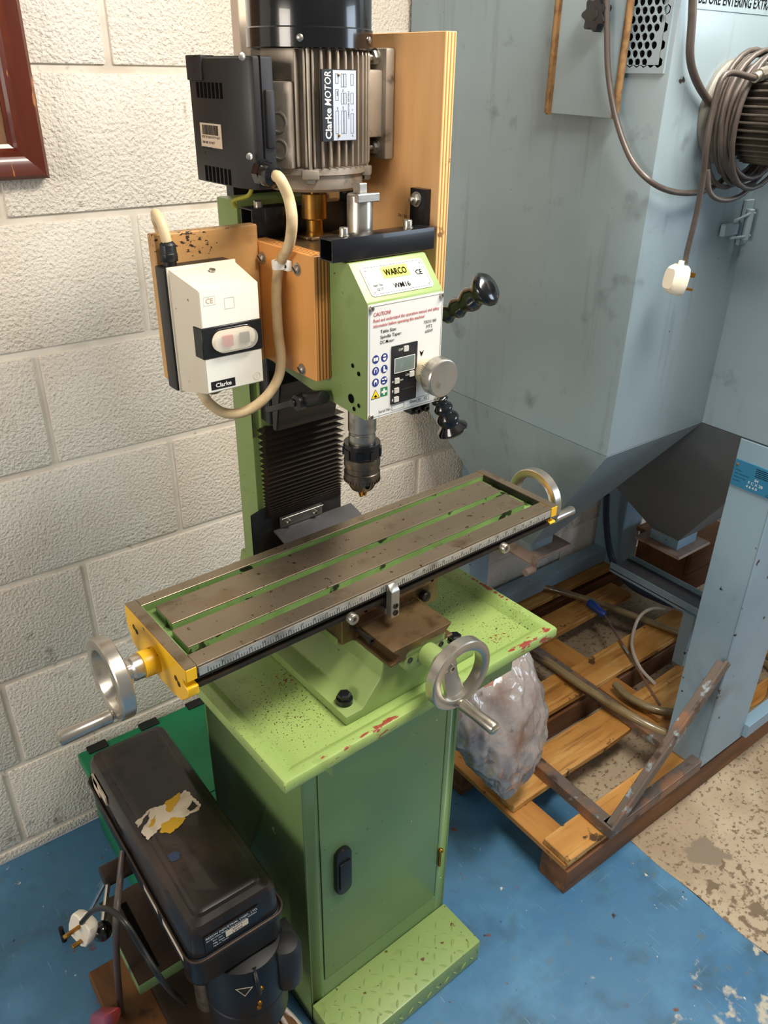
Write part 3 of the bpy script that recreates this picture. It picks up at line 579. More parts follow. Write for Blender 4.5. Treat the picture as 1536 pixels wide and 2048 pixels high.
hose('thin_cable', 'thin pale grey cable arching over the pallet boards', [at(1330, 1217, z=.2), at(1300, 1218, z=.2), at(1275, 1240, z=.17), at(1264, 1290, z=.14), at(1280, 1335, z=PZ+.012), at(1310, 1368, z=PZ+.006)], .005, 'cable_pale', 'cable')
hose('blue_hose', 'dark blue hose drooping from the hopper to the foot shelf', [at(1213, 990, y=-.12), at(1213, 1050, y=-.12), at(1225, 1120, y=-.16), at(1262, 1170, z=.17), at(1320, 1200, z=.2), at(1350, 1210, z=.22)], .011, 'hose_blue')
T = Thing('screwdriver', 'long screwdriver with blue handle lying across the pallet boards', 'screwdriver', tuple(at(1240, 1290, z=PZ)))
a, b = at(1176, 1203, z=PZ+.026), at(1206, 1228, z=PZ+.018); e = at(1320, 1410, z=PZ+.006)
d = (b-a).normalized()
T.part('handle', MB().lathe([(.006, 0), (.014, .006), (.015, .03), (.012, .05), (.013, .065), (.008, .075)], a, d, 12), 'blue_plastic')
T.part('shaft', MB().cyl(a+d*.074, e, .0035, n=8), 'rusty_steel')
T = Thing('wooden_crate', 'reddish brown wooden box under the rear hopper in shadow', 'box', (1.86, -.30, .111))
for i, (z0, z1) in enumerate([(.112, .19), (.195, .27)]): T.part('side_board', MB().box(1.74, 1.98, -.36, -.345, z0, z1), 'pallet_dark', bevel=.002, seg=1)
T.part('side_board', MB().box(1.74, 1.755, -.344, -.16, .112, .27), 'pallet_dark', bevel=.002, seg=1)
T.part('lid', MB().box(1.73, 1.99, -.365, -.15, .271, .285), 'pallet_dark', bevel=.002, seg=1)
dr = MB().lathe([(.09, 0), (.095, .004), (.095, .25), (.09, .255)], (1.80, -.55, .112), (0, 0, 1), 32)
solo('dark_drum', dr, 'black_plastic', 'dark cylindrical drum standing in shadow under the extractor', 'drum', (1.80, -.55, .112))
# ------------------------------------------------------------------ plastic bag by the stand
T = Thing('plastic_bag', 'crumpled clear plastic bag with pinkish contents slumped on the pallet edge', 'bag', (.72, -.60, .111))
def lump(path, n, seed, amp, flat):
    mb = MB(); rr = random.Random(seed); ph = [rr.uniform(0, 6.28) for _ in range(8)]; vs = []
    for i, (c, rx, ry) in enumerate(path):
        for k in range(n):
            t = 2*PI*k/n; w = 1+amp*(math.sin(3*t+ph[0]+i*.5)+.7*math.sin(5*t+ph[1]-i*.8)+.5*math.sin(8*t+ph[2]+i*1.3)+.4*math.sin(13*t+ph[3]-i))
            vs.append(Vector(c)+Vector((math.cos(t)*rx*w, math.sin(t)*ry*w, amp*.04*math.sin(4*t+i))))
    m = len(path)
    return mb.add(vs, [(i*n+k, i*n+(k+1) % n, (i+1)*n+(k+1) % n, (i+1)*n+k) for i in range(m-1) for k in range(n)]+[tuple(range(n)), tuple((m-1)*n+k for k in range(n))])
def mid(u0, u1, v, y): 
    a, b = at(u0, v, y=y), at(u1, v, y=y); return ((a+b)/2, (b-a).length/2)
prof_ = []
for (u0, u1, v, y, ry) in ((1000, 1026, 1586, -.650, .014), (994, 1042, 1570, -.645, .026), (980, 1062, 1540, -.640, .040), (962, 1068, 1505, -.635, .054), (938, 1066, 1465, -.625, .062), (912, 1062, 1430, -.615, .064), (892, 1058, 1395, -.605, .060), (882, 1050, 1360, -.595, .050), (886, 1040, 1335, -.585, .034), (905, 1030, 1316, -.580, .014)):
    c, r = mid(u0, u1, v, y); c.z = max(c.z, .114); prof_.append((c, r*.98, ry))
from mathutils import noise as mnoise
def crumple(path, n, m, amp):
    C = spline([p[0] for p in path], m); RX = spline([Vector((p[1], p[2], 0)) for p in path], m); mb = MB(); vs = []
    for c, r in zip(C, RX):
        for k in range(n):
            t = 2*PI*k/n; ct, st = math.cos(t), math.sin(t)
            ex = .8; p = c+Vector((math.copysign(abs(ct)**ex, ct)*r.x, math.copysign(abs(st)**ex, st)*r.y, 0))
            q = Vector((p.x*19, p.y*19, p.z*7)); f = mnoise.noise(q)*.9+abs(mnoise.noise(q*2.3+Vector((5, 0, 0))))*-.9+abs(mnoise.noise(q*5+Vector((0, 7, 0))))*-.35
            w = p+Vector((ct, st, .15))*(amp*f); w.z = max(w.z, .1125); vs.append(w)
    L = len(C)
    return mb.add(vs, [(i*n+k, i*n+(k+1) % n, (i+1)*n+(k+1) % n, (i+1)*n+k) for i in range(L-1) for k in range(n)]+[tuple(range(n)), tuple((L-1)*n+k for k in range(n))])
T.part('film', crumple(prof_, 110, 7, .016), 'bag_film', smooth=60)
T.part('contents', lump([(c+Vector((.004, .004, .004)), rx*.80, ry*.72) for c, rx, ry in prof_[1:-1]], 30, 9, .05, 1), 'bag_filling', smooth=180)
# ------------------------------------------------------------------ machine stand (machine frame)
T = Thing('machine_stand', 'green steel cabinet stand with drip tray, door and checker-plate step', 'stand', (.23, -.55, 0), True)
CX0, CX1, CYF, CYB, CZT = .0586, .3985, -.709, -.39, .768
DX0, DX1, DZ0, DZ1 = .0868, .3715, .105, .735
cb = MB(); t = .004
cb.box(CX0, CX0+t, CYF, CYB, .0, CZT).box(CX1-t, CX1, CYF, CYB, .0, CZT).box(CX0, CX1, CYB, CYB+t, .0, CZT)
cb.box(CX0, DX0, CYF, CYF+.018, .0, CZT).box(DX1, CX1, CYF, CYF+.018, .0, CZT).box(DX0, DX1, CYF, CYF+.018, 0, DZ0).box(DX0, DX1, CYF, CYF+.018, DZ1, CZT)
cb.box(CX0, CX1, CYF+.03, CYB, .10, .104)
body = T.part('cabinet_body', cb, 'green_clean', bevel=.0012, seg=1)
g = .0032
door = T.part('door', MB().box(DX0+g, DX1-g, CYF-.0015, CYF+.012, DZ0+g, DZ1-.002), 'green_clean', bevel=.0015, seg=2)
hx, hz0, hz1 = .1315, .334, .448; rr_ = .0165; out = []
for i in range(13): a = PI*i/12; out.append((hx+rr_*math.cos(a), hz1-rr_+rr_*math.sin(a)))
for i in range(13): a = PI+PI*i/12; out.append((hx+rr_*math.cos(a), hz0+rr_+rr_*math.sin(a)))
hd = T.part('handle', MB().prism(out, 'y', CYF-.012, CYF-.0016), 'charcoal_plastic', parent=door, bevel=.003)
T.part('handle_lever', MB().box(hx-.012, hx+.012, CYF-.0165, CYF-.012, hz0+.02, hz1-.028), 'charcoal_plastic', parent=door, bevel=.002)
T.part('hinge', MB().cyl((DX1+.004, CYF-.003, .20), (DX1+.004, CYF-.003, .245), .0028, n=10).sphere((DX1+.004, CYF-.004, .247), .0055, 12), 'brass', parent=door)
# tray
TX0, TX1, TY0, TY1 = -.0284, .5212, -.809, -.335
rings = [(.003, .7685), (0, .7705), (0, .7855), (.002, .7885), (.006, .7895), (.016, .7890), (.019, .7875), (.032, .7765)]
tr = MB(); vs = []
for ins, z in rings: vs += [(TX0+ins, TY0+ins, z), (TX1-ins, TY0+ins, z), (TX1-ins, TY1-ins, z), (TX0+ins, TY1-ins, z)]
n = len(rings)
tr.add(vs, [(i*4+k, i*4+(k+1) % 4, (i+1)*4+(k+1) % 4, (i+1)*4+k) for i in range(n-1) for k in range(4)]+[(0, 1, 2, 3), tuple((n-1)*4+k for k in range(4))])
tray = T.part('drip_tray', tr, 'green_tray', bevel=.0035, seg=3, ba=55)
T.part('tray_bearer', MB().box(.0895, .489, -.748, -.711, .672, .768), 'green_clean', bevel=.002, seg=1)
# step
SZ = .0578; SYF = -.8191
step = T.part('step_plate', MB().box(CX0, CX1+.002, SYF, CYF-.0005, 0, SZ), 'green_step', bevel=.004, seg=2)
lv = MB(); nn = 10; vs = []; L_, W_ = .0088, .0027
for i in range(nn+1):
    u = -1+2*i/nn; w_ = W_*(1-u*u); vs += [(u*L_, -w_, 0), (u*L_, 0, .002*(1-u*u)**.5), (u*L_, w_, 0)]
lv.add(vs, [(i*3+k, i*3+k+1, (i+1)*3+k+1, (i+1)*3+k) for i in range(nn) for k in (0, 1)])
lug = lv.mesh('tread_lug', ['green_step'], smooth=40)
sp = .0236
for i in range(18):
    for j in range(6):
        x = CX0+.010+i*sp; y = SYF+.010+j*sp
        if x > CX1-.004 or y > CYF-.006: continue
        T.inst('tread_lug', lug, (x, y, SZ), (0, 0, (.82 if (i+j) % 2 else -.75)), parent=step)
    x = CX0+.012+i*sp
    if x < CX1-.006:
        T.inst('tread_lug', lug, (x, SYF-.0003, .022), (PI/2, 0, 0) if False else (PI/2, .9 if i % 2 else -.7, 0), parent=step)
# ------------------------------------------------------------------ milling machine
CXM = .245
T = Thing('milling_machine', 'green bench milling machine with long slotted table and vertical head', 'milling machine', (CXM, -.56, .777), True)
# base casting
bc = .2375
prof = [(.107, .777), (.107, .793), (.138, .793), (.1705, .833), (.1745, .8585), (.1805, .8585)]
poly = prof+[(2*bc-x, z) for x, z in prof[::-1]]
base = T.part('base', MB().prism(poly, 'y', -.763, -.36), 'green_paint', bevel=.0025, seg=2)
way = [(.176, .8588), (.176, .863), (.186, .863), (.1935, .872), (.1795, .8845), (.1795, .886)]
T.part('dovetail_way', MB().prism(way+[(2*bc-x, z) for x, z in way[::-1]], 'y', -.778, -.42), 'way_metal', parent=base, bevel=.0008, seg=1)
for x in (.125, 2*bc-.125):
    T.part('base_bolt', MB().cyl((x, -.735, .793), (x, -.735, .8015), .0125, n=20).lathe([(.0105, .0085), (.0105, .016), (.008, .018)], (x, -.735, .793), (0, 0, 1), 6), 'black_steel', parent=base)
T.part('base_bolt', MB().cyl((.3615, -.655, .793), (.3615, -.655, .808), .008, n=12), 'black_steel', parent=base)
# cross-feed bracket on the front of the base
z = .852
br = [(.2035, .868), (.2035, .842), (.211, .832), (.268, .832), (.284, .842), (.284, .872), (.276, .8755), (.212, .8755)]
brk = T.part('feed_bracket', MB().prism(br, 'y', -.778, -.7635).cyl((.246, -.778, .853), (.246, -.806, .853), .0175, n=28), 'green_paint', bevel=.002)
for x in (.2135, .2755): T.part('bracket_screw', MB().lathe([(.0048, 0), (.0048, .001), (.0026, .001), (.0026, -.002)], (x, -.778, .8545), (0, -1, 0), 14), 'black_steel', parent=brk)
def handwheel(T, c, d, up, R=.0565, hand=.075, name='handwheel', hl=None):
    """rim, one flat web spoke, hub, dial and crank handle; d = outward axis, up = towards the crank"""
    c, d = Vector(c), Vector(d).normalized(); up = Vector(up); up = (up-d*up.dot(d)).normalized(); s = d.cross(up)
    rim = [(R-.0155, -.008), (R-.0140, -.009), (R-.0015, -.009), (R, -.0075), (R, .0075), (R-.0015, .009), (R-.0140, .009), (R-.0155, .008)]
    w = T.part(name, MB().lathe(rim, c, d, 56, closed=True), 'aluminium', smooth=40)
    sk = MB(); q = [(.0115, -.010), (.014, .02), (.0175, R-.010)]
    vs = []
    for (hw, r), th, dd in zip(q, (.006, .004, .004), (-.024, -.016, -.001)):
        for sx in (-1, 1):
            for st_ in (-1, 1): vs.append(c+up*r+s*(hw*sx)+d*(dd+th*st_))
    sk.add(vs, [(0, 1, 3, 2), (8, 10, 11, 9)]+[(i*4+a, i*4+b, (i+1)*4+b, (i+1)*4+a) for i in (0, 1) for a, b in ((0, 1), (1, 3), (3, 2), (2, 0))])
    T.part('spoke', sk, 'aluminium', parent=w, bevel=.0015)
    T.part('hub', MB().lathe([(.0135, -.034), (.0145, -.030), (.0145, -.018), (.0125, -.015)], c, d, 28).lathe([(.0062, -.015), (.0062, -.0105), (.003, -.0105), (.003, -.013)], c, d, 16), 'aluminium', parent=w)
    h0 = c+up*(R-.006)+d*.008
    T.part('crank_handle', MB().lathe([(.006, 0), (.0062, .003), (.0095, .006), (.0088, .03), (.0098, hand-.004), (.0086, hand-.001), (.0060, hand)], h0, d, 22).obox(h0+d*(hand+.0002), d, s, up, .0004, .0075, .0008), 'aluminium', parent=w)
    return w
handwheel(T, (.2455, -.846, .8585), (0, -1, -.0), (.02, 0, -1), hand=.070)
T.part('feed_dial', MB().lathe([(.0155, 0), (.0158, .001), (.0158, .010), (.0135, .013), (.0135, .016)], (.246, -.806, .853), (0, -1, 0), 40), 'aluminium', parent=brk)
# saddle
sad = T.part('saddle', MB().prism([(-.70, .8645), (-.70, .9175), (-.565, .9175), (-.565, .8645)], 'x', .1475, .339).box(.160, .320, -.70, -.56, .8865, .905), 'way_metal', bevel=.0015, seg=1)
T.part('saddle_skirt', MB().prism([(.1465, .866), (.1465, .905), (.166, .905), (.178, .866)], 'y', -.7015, -.60), 'green_paint', parent=sad) if False else None
T.part('saddle_skirt', MB().box(.1455, .162, -.690, -.56, .858, .872).box(.3245, .3395, -.690, -.56, .858, .872), 'green_paint', parent=sad, bevel=.001, seg=1)
T.part('lock_bolt', MB().cyl((.1715, -.70, .886), (.1715, -.733, .886), .0032, n=12).lathe([(.0055, .033), (.0055, .041), (.0028, .041), (.0028, .037)], (.1715, -.70, .886), (0, -1, 0), 14), 'dark_steel', parent=sad)
T.part('gib_screw', MB().lathe([(.009, 0), (.009, .008), (.0075, .010)], (.307, -.70, .888), (0, -1, 0), 20).obox((.307, -.7105, .888), (.7, 0, .7), (0, 1, 0), (-.7, 0, .7), .007, .0004, .0009), 'dark_steel', parent=sad)
for x in (.192, .325): T.part('oil_hole', MB().lathe([(.0028, 0), (.0028, .0006)], (x, -.7003, .9085), (0, -1, 0), 12), 'hole_shade_black', parent=sad)
pb = MB().prism([(-.7235, .9055), (-.7365, .9055), (-.7365, .951), (-.7275, .9605), (-.7235, .9605)], 'x', .211, .2265)
pnt = T.part('ruler_pointer', pb.box(.211, .2265, -.7236, -.7005, .906, .916), 'aluminium', parent=sad, bevel=.0008, seg=1)
for zz in (.914, .926): T.part('pointer_screw', MB().lathe([(.0048, 0), (.0048, .0012), (.0026, .0012), (.0026, -.001)], (.2188, -.7365, zz), (0, -1, 0), 14), 'black_steel', parent=sad)
# table
TXL, TXR, TYB, TYF, ZT = -.1065, .5935, -.5414, -.7216, .963
tb = MB(); sec = [(TYB, .950), (TYB, .931), (TYB-.028, .927), (-.60, .920), (-.665, .920), (TYF+.028, .927), (TYF, .929), (TYF, .934), (TYF+.012, .934), (TYF+.012, .9425), (TYF, .9425), (TYF, .950)]
table = T.part('table', tb.prism(sec, 'x', TXL+.0162, TXR-.0162), ['dark_steel'], smooth=0)
T.part('slot_floor', MB().box(TXL+.0164, TXR-.0164, -.6945, TYB-.0186, .9498, .9506), 'green_groove', parent=table, smooth=0)
T.part('table_front_lip', MB().box(TXL+.0163, TXR-.0163, TYF-.0004, TYF+.010, .9288, .9338).box(TXL+.0163, TXR-.0163, TYF+.0095, TYF+.0118, .9343, .9423), 'dark_steel', parent=table)
def strip(x0, x1, y0, y1, m=('table_metal', 'green_groove')):
    mb = MB(); z0, z1 = .9502, ZT
    vs = [(x, y, z) for z in (z0, z1-.0018, z1) for y in (y0, y1) for x in (x0, x1)]
    ring = lambda a: [(a, a+1, a+5, a+4), (a+1, a+3, a+7, a+5), (a+3, a+2, a+6, a+7), (a+2, a, a+4, a+6)]
    mb.add(vs, [(0, 1, 3, 2)]+ring(0), 1); o = len(mb.v)
    mb.f += [list(q) for q in ring(4)]+[[8, 9, 11, 10]]; mb.m += [0]*5
    return T.part('table_strip', mb, list(m), parent=table, bevel=.0006, seg=1)
strip(TXL+.0163, TXR-.0163, TYB-.0186, TYB)
strip(-.0755, .5560, -.6232, -.5725)
strip(-.0820, .5545, -.6815, -.6360)
strip(TXL+.0163, TXR-.0163, TYF, -.6945, ('table_metal', 'table_metal')) 
rul = T.part('scale_strip', MB().box(TXL+.018, TXR-.018, TYF-.0009, TYF-.0001, .9468, .9592), 'ruler_white', parent=table)
tk = MB()
for i in range(0, 640, 4):
    x = TXL+.03+i*.001; h = .0085 if i % 20 == 0 else .0045
    tk.box(x-.0003, x+.0003, TYF-.0011, TYF-.0009, .9475, .9475+h)
for i in range(1, 31): text_mb(str(i % 10), (TXL+.03+i*.02+.0015, TYF-.0009, .9528), (1, 0, 0), (0, 0, 1), .0038, depth=.0002, mb=tk)
T.part('scale_marks', tk, 'ink_black', parent=table, smooth=0)
for x in (.147, .4595):
    T.part('stop_dog', MB().lathe([(.0085, 0), (.0085, .009), (.0078, .010), (.0042, .010), (.0042, .006)], (x, TYF+.0, .930), (0, -1, 0), 22), 'zinc', parent=table)
def end_plate(x0, x1, out):
    if out > x1: poly = [(TYB, ZT), (TYB, .932), (-.60, .925), (-.66, .925), (TYF, .929), (TYF, .9335), (TYF+.012, .9340), (TYF+.012, .9425), (TYF, .9430), (TYF, ZT)]
    else: poly = [(TYB, ZT), (TYB+.003, .930), (-.552, .903), (-.575, .8935), (-.672, .8935), (-.700, .900), (TYF, .920), (TYF, .9335), (TYF+.012, .9340), (TYF+.012, .9425), (TYF, .9430), (TYF, ZT)]
    e = T.part('end_plate', MB().prism(poly, 'x', x0, x1), 'yellow_paint', parent=table, bevel=.0012, seg=1)
    xi0, xi1 = (x1, x1+.0012) if out < x0 else (x0-.0012, x0)
    T.part('end_plate_liner', MB().box(xi0, xi1, -.6943, TYB-.0188, .9506, ZT), 'green_groove' if out < x0 else 'dark_steel', parent=table)
    T.part('end_plate_top', MB().box(x0+.0006, x1-.0002, TYF+.0006, TYB-.0006, ZT-.001, ZT+.0006), 'table_metal', parent=table)
    s = 1 if out > x1 else -1; xo = x1 if s > 0 else x0
    for y, zz in ((-.566, .938), (-.574, .935), (-.690, .931), (-.697, .926)):
        T.part('plate_screw', MB().lathe([(.0042, 0), (.0042, .0006), (.0022, .0006), (.0022, -.003)], (xo, y, zz), (s, 0, 0), 14), 'dark_steel', parent=table)
    T.part('screw_boss', MB().cyl((xo, -.628, .922), (xo+s*.020, -.628, .922), .0185, n=32), 'yellow_paint', parent=table, bevel=.001)
    T.part('feed_dial', MB().lathe([(.0165, .020), (.0168, .0205), (.0168, .033), (.0145, .036), (.0145, .040)], (xo, -.628, .922), (s, 0, 0), 40), 'aluminium', parent=table)
    return xo
end_plate(TXL, TXL+.016, -1); end_plate(TXR-.016, TXR, 1)
handwheel(T, (TXL-.0605, -.628, .922), (-1, 0, 0), (0, -.22, -1), hand=.073)
handwheel(T, (TXR+.0535, -.628, .922), (1, 0, 0), (0, -.65, -.55), hand=.060)
# column
col = T.part('column', MB().box(.174, .316, -.432, -.376, .858, 1.452).box(.186, .304, -.440, -.430, .93, 1.40), 'green_paint', bevel=.003)
T.part('rail_slit', MB().box(.1738, .1748, -.4345, -.4325, 1.10, 1.40), 'dark_steel', parent=col)
T.part('column_back_plate', MB().box(.205, .345, -.372, -.352, 1.36, 1.60), 'black_steel', parent=col)
bel = MB(); NF = 24; top, bot = 1.118, .957; vs = []; x0, x1 = .192, .322; nf = 2*NF+1
for i in range(nf):
    t = i/(nf-1); z = top+(bot-top)*(1-(1-t)**1.75); o = .013 if i % 2 else 0
    o *= (1-.45*t)
    vs += [(x0-o, -.437+.0, z), (x0-o-.001, -.446-o, z), (x1+o+.001, -.446-o, z-.0), (x1+o, -.437, z)]
bel.add(vs, [(i*4+k, i*4+k+1, (i+1)*4+k+1, (i+1)*4+k) for i in range(nf-1) for k in range(3)])
bl = T.part('bellows', bel, 'bellows_rubber', smooth=0, label='black concertina way cover')
T.part('bellows_clamp', MB().box(.203, .288, -.4545, -.4515, .934, .9535).box(.203, .288, -.459, -.4545, .9515, .9535), 'zinc', parent=bl, bevel=.0006, seg=1)
for x in (.218, .272): T.part('clamp_screw', MB().bolt((x, -.4545, .942), (0, -1, 0), .005, .005), 'zinc', parent=bl)
ap = MB(); q = []
for i in range(9):
    x = .152+(.333-.152)*i/8; q.append((x, -.4485+.004*math.sin(i*.8), .972+.004*math.sin(i*1.1)))
ap.add([(x, y, z) for x, y, z in q]+[(x, y, .865) for x, y, z in q], [(i, i+1, i+10, i+9) for i in range(8)])
ap.add([(x, y+.003, z) for x, y, z in q]+[(x, y+.003, .865) for x, y, z in q], [(i, i+1, i+10, i+9) for i in range(8)])
ap.add([(x, y+dy, z) for x, y, z in q for dy in (0, .003)], [(2*i, 2*i+1, 2*i+3, 2*i+2) for i in range(8)])
T.part('chip_guard', ap, 'rubber_sheet', parent=bl, smooth=60)
fp = MB(); q = [(-.452, .930), (-.47, .926), (-.50, .915), (-.55, .9)]
fp.add([(x, y, z+dz) for y, z in q for x in (.190, .352) for dz in (0, .003)], [(i*4+a, i*4+b, (i+1)*4+b, (i+1)*4+a) for i in range(3) for a, b in ((0, 1), (1, 3), (3, 2), (2, 0))]+[(0, 1, 3, 2), (12, 13, 15, 14)])
T.part('chip_flap', fp, 'grey_sheet', parent=bl, smooth=30)
# head
HX0, HX1, HYF = .182, .305, -.713
head_prof = [(HYF, 1.2165), (HYF, 1.367), (-.6765, 1.4075), (-.470, 1.4095), (-.470, 1.245), (-.50, 1.236), (-.60, 1.2225)]
head = T.part('head', MB().prism(head_prof, 'x', HX0, HX1), 'green_paint', bevel=.0016, seg=2)
T.part('head_slide', MB().box(.186, .302, -.4695, -.441, 1.13, 1.39), 'black_steel', parent=head, bevel=.002, seg=1)
T.part('slide_block', MB().prism([(-.500, 1.205), (-.4705, 1.205), (-.4705, 1.122), (-.482, 1.122)], 'x', .188, .300), 'black_steel', parent=head, bevel=.002, seg=1)
for (y, zz, r) in ((-.6845, 1.2835, .0028), (-.697, 1.276, .003), (-.681, 1.2385, .0062), (-.697, 1.2335, .0028), (-.687, 1.226, .003)):
    T.part('tapped_hole', MB().lathe([(r*1.25, .0), (r*1.15, .0007), (r*.8, .0004)], (HX0, y, zz), (-1, 0, 0), 18), 'green_groove', parent=head)
    T.part('tapped_hole', MB().lathe([(r, 0), (r, .0009)], (HX0, y, zz), (-1, 0, 0), 18), 'hole_shade_black', parent=head)
# clamp lever at the lower left of the head
a, b, c = Vector((.172, -.497, 1.169)), Vector((.166, -.588, 1.211)), Vector((.166, -.642, 1.232))
lv = MB().bar(a, b, .009, .020, up=(1, 0, 0)).cyl((HX0, -.598, 1.214), (.150, -.598, 1.214), .0115, n=22).cyl(b+(c-b)*.0, c, .0115, .0095, n=18).cyl((.151, -.592, 1.2125), (.147, -.592, 1.2125), .006, n=14)
T.part('clamp_lever', lv, 'black_plastic', parent=head, bevel=.0025, seg=2, ba=50)
# quill, collet nut and drill chuck
qx, qy = .247, -.62
qu = T.part('quill', MB().lathe([(.0205, 1.216), (.0205, 1.158), (.0185, 1.156), (.0185, 1.153)], (qx, qy, 0), (0, 0, 1), 32).lathe([(.0198, 1.153), (.0198, 1.139)], (qx, qy, 0), (0, 0, 1), 32), 'zinc')
sn = [(.0265, 1.140), (.0268, 1.139), (.0268, 1.121), (.0262, 1.120)]
nut = MB().lathe(sn, (qx, qy, 0), (0, 0, 1), 36)
for i in range(8):
    a = 2*PI*i/8; nut.obox((qx+math.cos(a)*.0262, qy+math.sin(a)*.0262, 1.126), (math.cos(a), math.sin(a), 0), (-math.sin(a), math.cos(a), 0), (0, 0, 1), .0022, .0055, .0065)
T.part('collar_nut', nut, 'black_steel', parent=qu, smooth=30)
ck = MB().lathe([(.021, 1.120), (.0235, 1.119), (.0262, 1.116), (.0268, 1.112), (.0268, 1.1035), (.0255, 1.1025), (.0255, 1.0945), (.0268, 1.0935), (.0268, 1.0865), (.0262, 1.081), (.0215, 1.080), (.0205, 1.0755), (.0200, 1.071), (.0165, 1.0645), (.0105, 1.0615)], (qx, qy, 0), (0, 0, 1), 44)
ch = T.part('drill_chuck', ck, 'chuck_steel', smooth=30, label='worn steel drill chuck')
te = MB()
for i in range(36):
    a = 2*PI*i/36; te.obox((qx+math.cos(a)*.0252, qy+math.sin(a)*.0252, 1.0815), (math.cos(a), math.sin(a), 0), (-math.sin(a), math.cos(a), 0), (0, 0, 1), .0022, .0011, .0022)
T.part('gear_teeth', te, 'chuck_steel', parent=ch)
for i in range(3):
    a = 2*PI*i/3+3.7; p0 = Vector((qx+math.cos(a)*.0065, qy+math.sin(a)*.0065, 1.066)); p1 = Vector((qx+math.cos(a)*.0032, qy+math.sin(a)*.0032, 1.0515))
    T.part('chuck_jaw', MB().cyl(p0, p1, .0048, .0028, n=12), 'brass', parent=ch)
    a += .75; T.part('key_hole', MB().lathe([(.0036, 0), (.0036, .001)], (qx+math.cos(a)*.0198, qy+math.sin(a)*.0198, 1.0745), (math.cos(a), math.sin(a), .15), 14), 'hole_shade_black', parent=ch)
# spindle drawbar cover on top
T.part('drawbar_cover', MB().lathe([(.0165, 1.4096), (.0165, 1.474), (.0155, 1.4765)], (.243, qy, 0), (0, 0, 1), 32).box(.226, .2605, qy-.0185, qy-.010, 1.468, 1.478).box(.237, .2495, qy-.007, qy+.007, 1.476, 1.489), 'zinc', parent=head, bevel=.001, seg=1)
T.part('depth_stop', MB().box(.263, .296, -.708, -.690, 1.204, 1.216), 'black_steel', parent=head, bevel=.001, seg=1)
for x in (.272, .287): T.part('stop_screw', MB().bolt((x, -.708, 1.2095), (0, -1, 0), .0048, .005), 'dark_steel', parent=head)
T.part('head_top_dust', MB().box(HX0+.004, HX1-.004, -.672, -.474, 1.4088, 1.4097), 'way_metal', parent=head)
# upper name plate on the sloped face
n_ = Vector((0, -(1.4075-1.367), -(.713-.6765)*-1)).normalized(); up_ = Vector((0, .0365, .0405)).normalized(); rt_ = Vector((1, 0, 0)); nn_ = rt_.cross(up_)
o_ = Vector((.2435, (HYF-.6765)/2, (1.367+1.4075)/2))
def rrect(w, h, r, k=5):
    o = []
    for cx, cy, a0 in ((w-r, h-r, 0), (-w+r, h-r, PI/2), (-w+r, -h+r, PI), (w-r, -h+r, 1.5*PI)):
        o += [(cx+r*math.cos(a0+PI/2*i/k), cy+r*math.sin(a0+PI/2*i/k)) for i in range(k+1)]
    return o
def plate(o, rt, up, w, h, r, t0, t1):
    nr = Vector(rt).cross(Vector(up)); P = rrect(w, h, r); n = len(P); mb = MB()
    f = lambda p, t: Vector(o)+Vector(rt)*p[0]+Vector(up)*p[1]+nr*t
    return mb.add([f(p, t0) for p in P]+[f(p, t1) for p in P], [(i, (i+1) % n, (i+1) % n+n, i+n) for i in range(n)]+[tuple(range(n)), tuple(range(n, 2*n))])
def outline(o, rt, up, w, h, r, lw, t):
    nr = Vector(rt).cross(Vector(up)); A, B = rrect(w, h, r), rrect(w-lw, h-lw, max(r-lw, .0002)); n = len(A)
    f = lambda p: Vector(o)+Vector(rt)*p[0]+Vector(up)*p[1]+nr*t
    return MB().add([f(p) for p in A]+[f(p) for p in B], [(i, (i+1) % n, (i+1) % n+n, i+n) for i in range(n)])
T.part('name_plate', plate(o_, rt_, up_, .050, .0205, .005, .0, .001), 'white_plate', parent=head, smooth=0)
T.part('plate_border', outline(o_, rt_, up_, .0475, .0182, .004, .0005, .0012), 'ink_black', parent=head, smooth=0)
T.part('brand_panel', outline(o_+up_*.008, rt_, up_, .0215, .0086, .0015, .0012, .0013), 'green_print', parent=head, smooth=0)
T.part('brand_panel', plate(o_+up_*.008, rt_, up_, .0204, .0075, .001, .001, .0012), 'yellow_print', parent=head, smooth=0)
def tx(s, du, dv, h, mat='ink_black', par=None, **k): return T.part('lettering', text_mb(s, o_+rt_*du+up_*dv, rt_, up_, h, depth=.0019, **k), mat, parent=par or head, smooth=0)
tx('WARCO', 0, .0034, .0090, align='C', width=.0355, bold=.020)
tx('WM16', .0005, -.0145, .0072, align='C', width=.0265, bold=.012)
tx('CE', .0300, -.0015, .0068, width=.0105, bold=.018)
tx('Item No.', -.0425, -.0085, .0038, width=.0165, bold=.02); tx('3217', -.0395, -.0142, .0038, width=.0100, bold=.02)
for sx in (-1, 1):
    for sy in (-1, 1): T.part('plate_rivet', MB().lathe([(.0017, 0), (.0016, .001), (.0008, .0014)], o_+rt_*(.0435*sx)+up_*(.0148*sy)+nn_*.001, nn_, 10), 'zinc', parent=head)
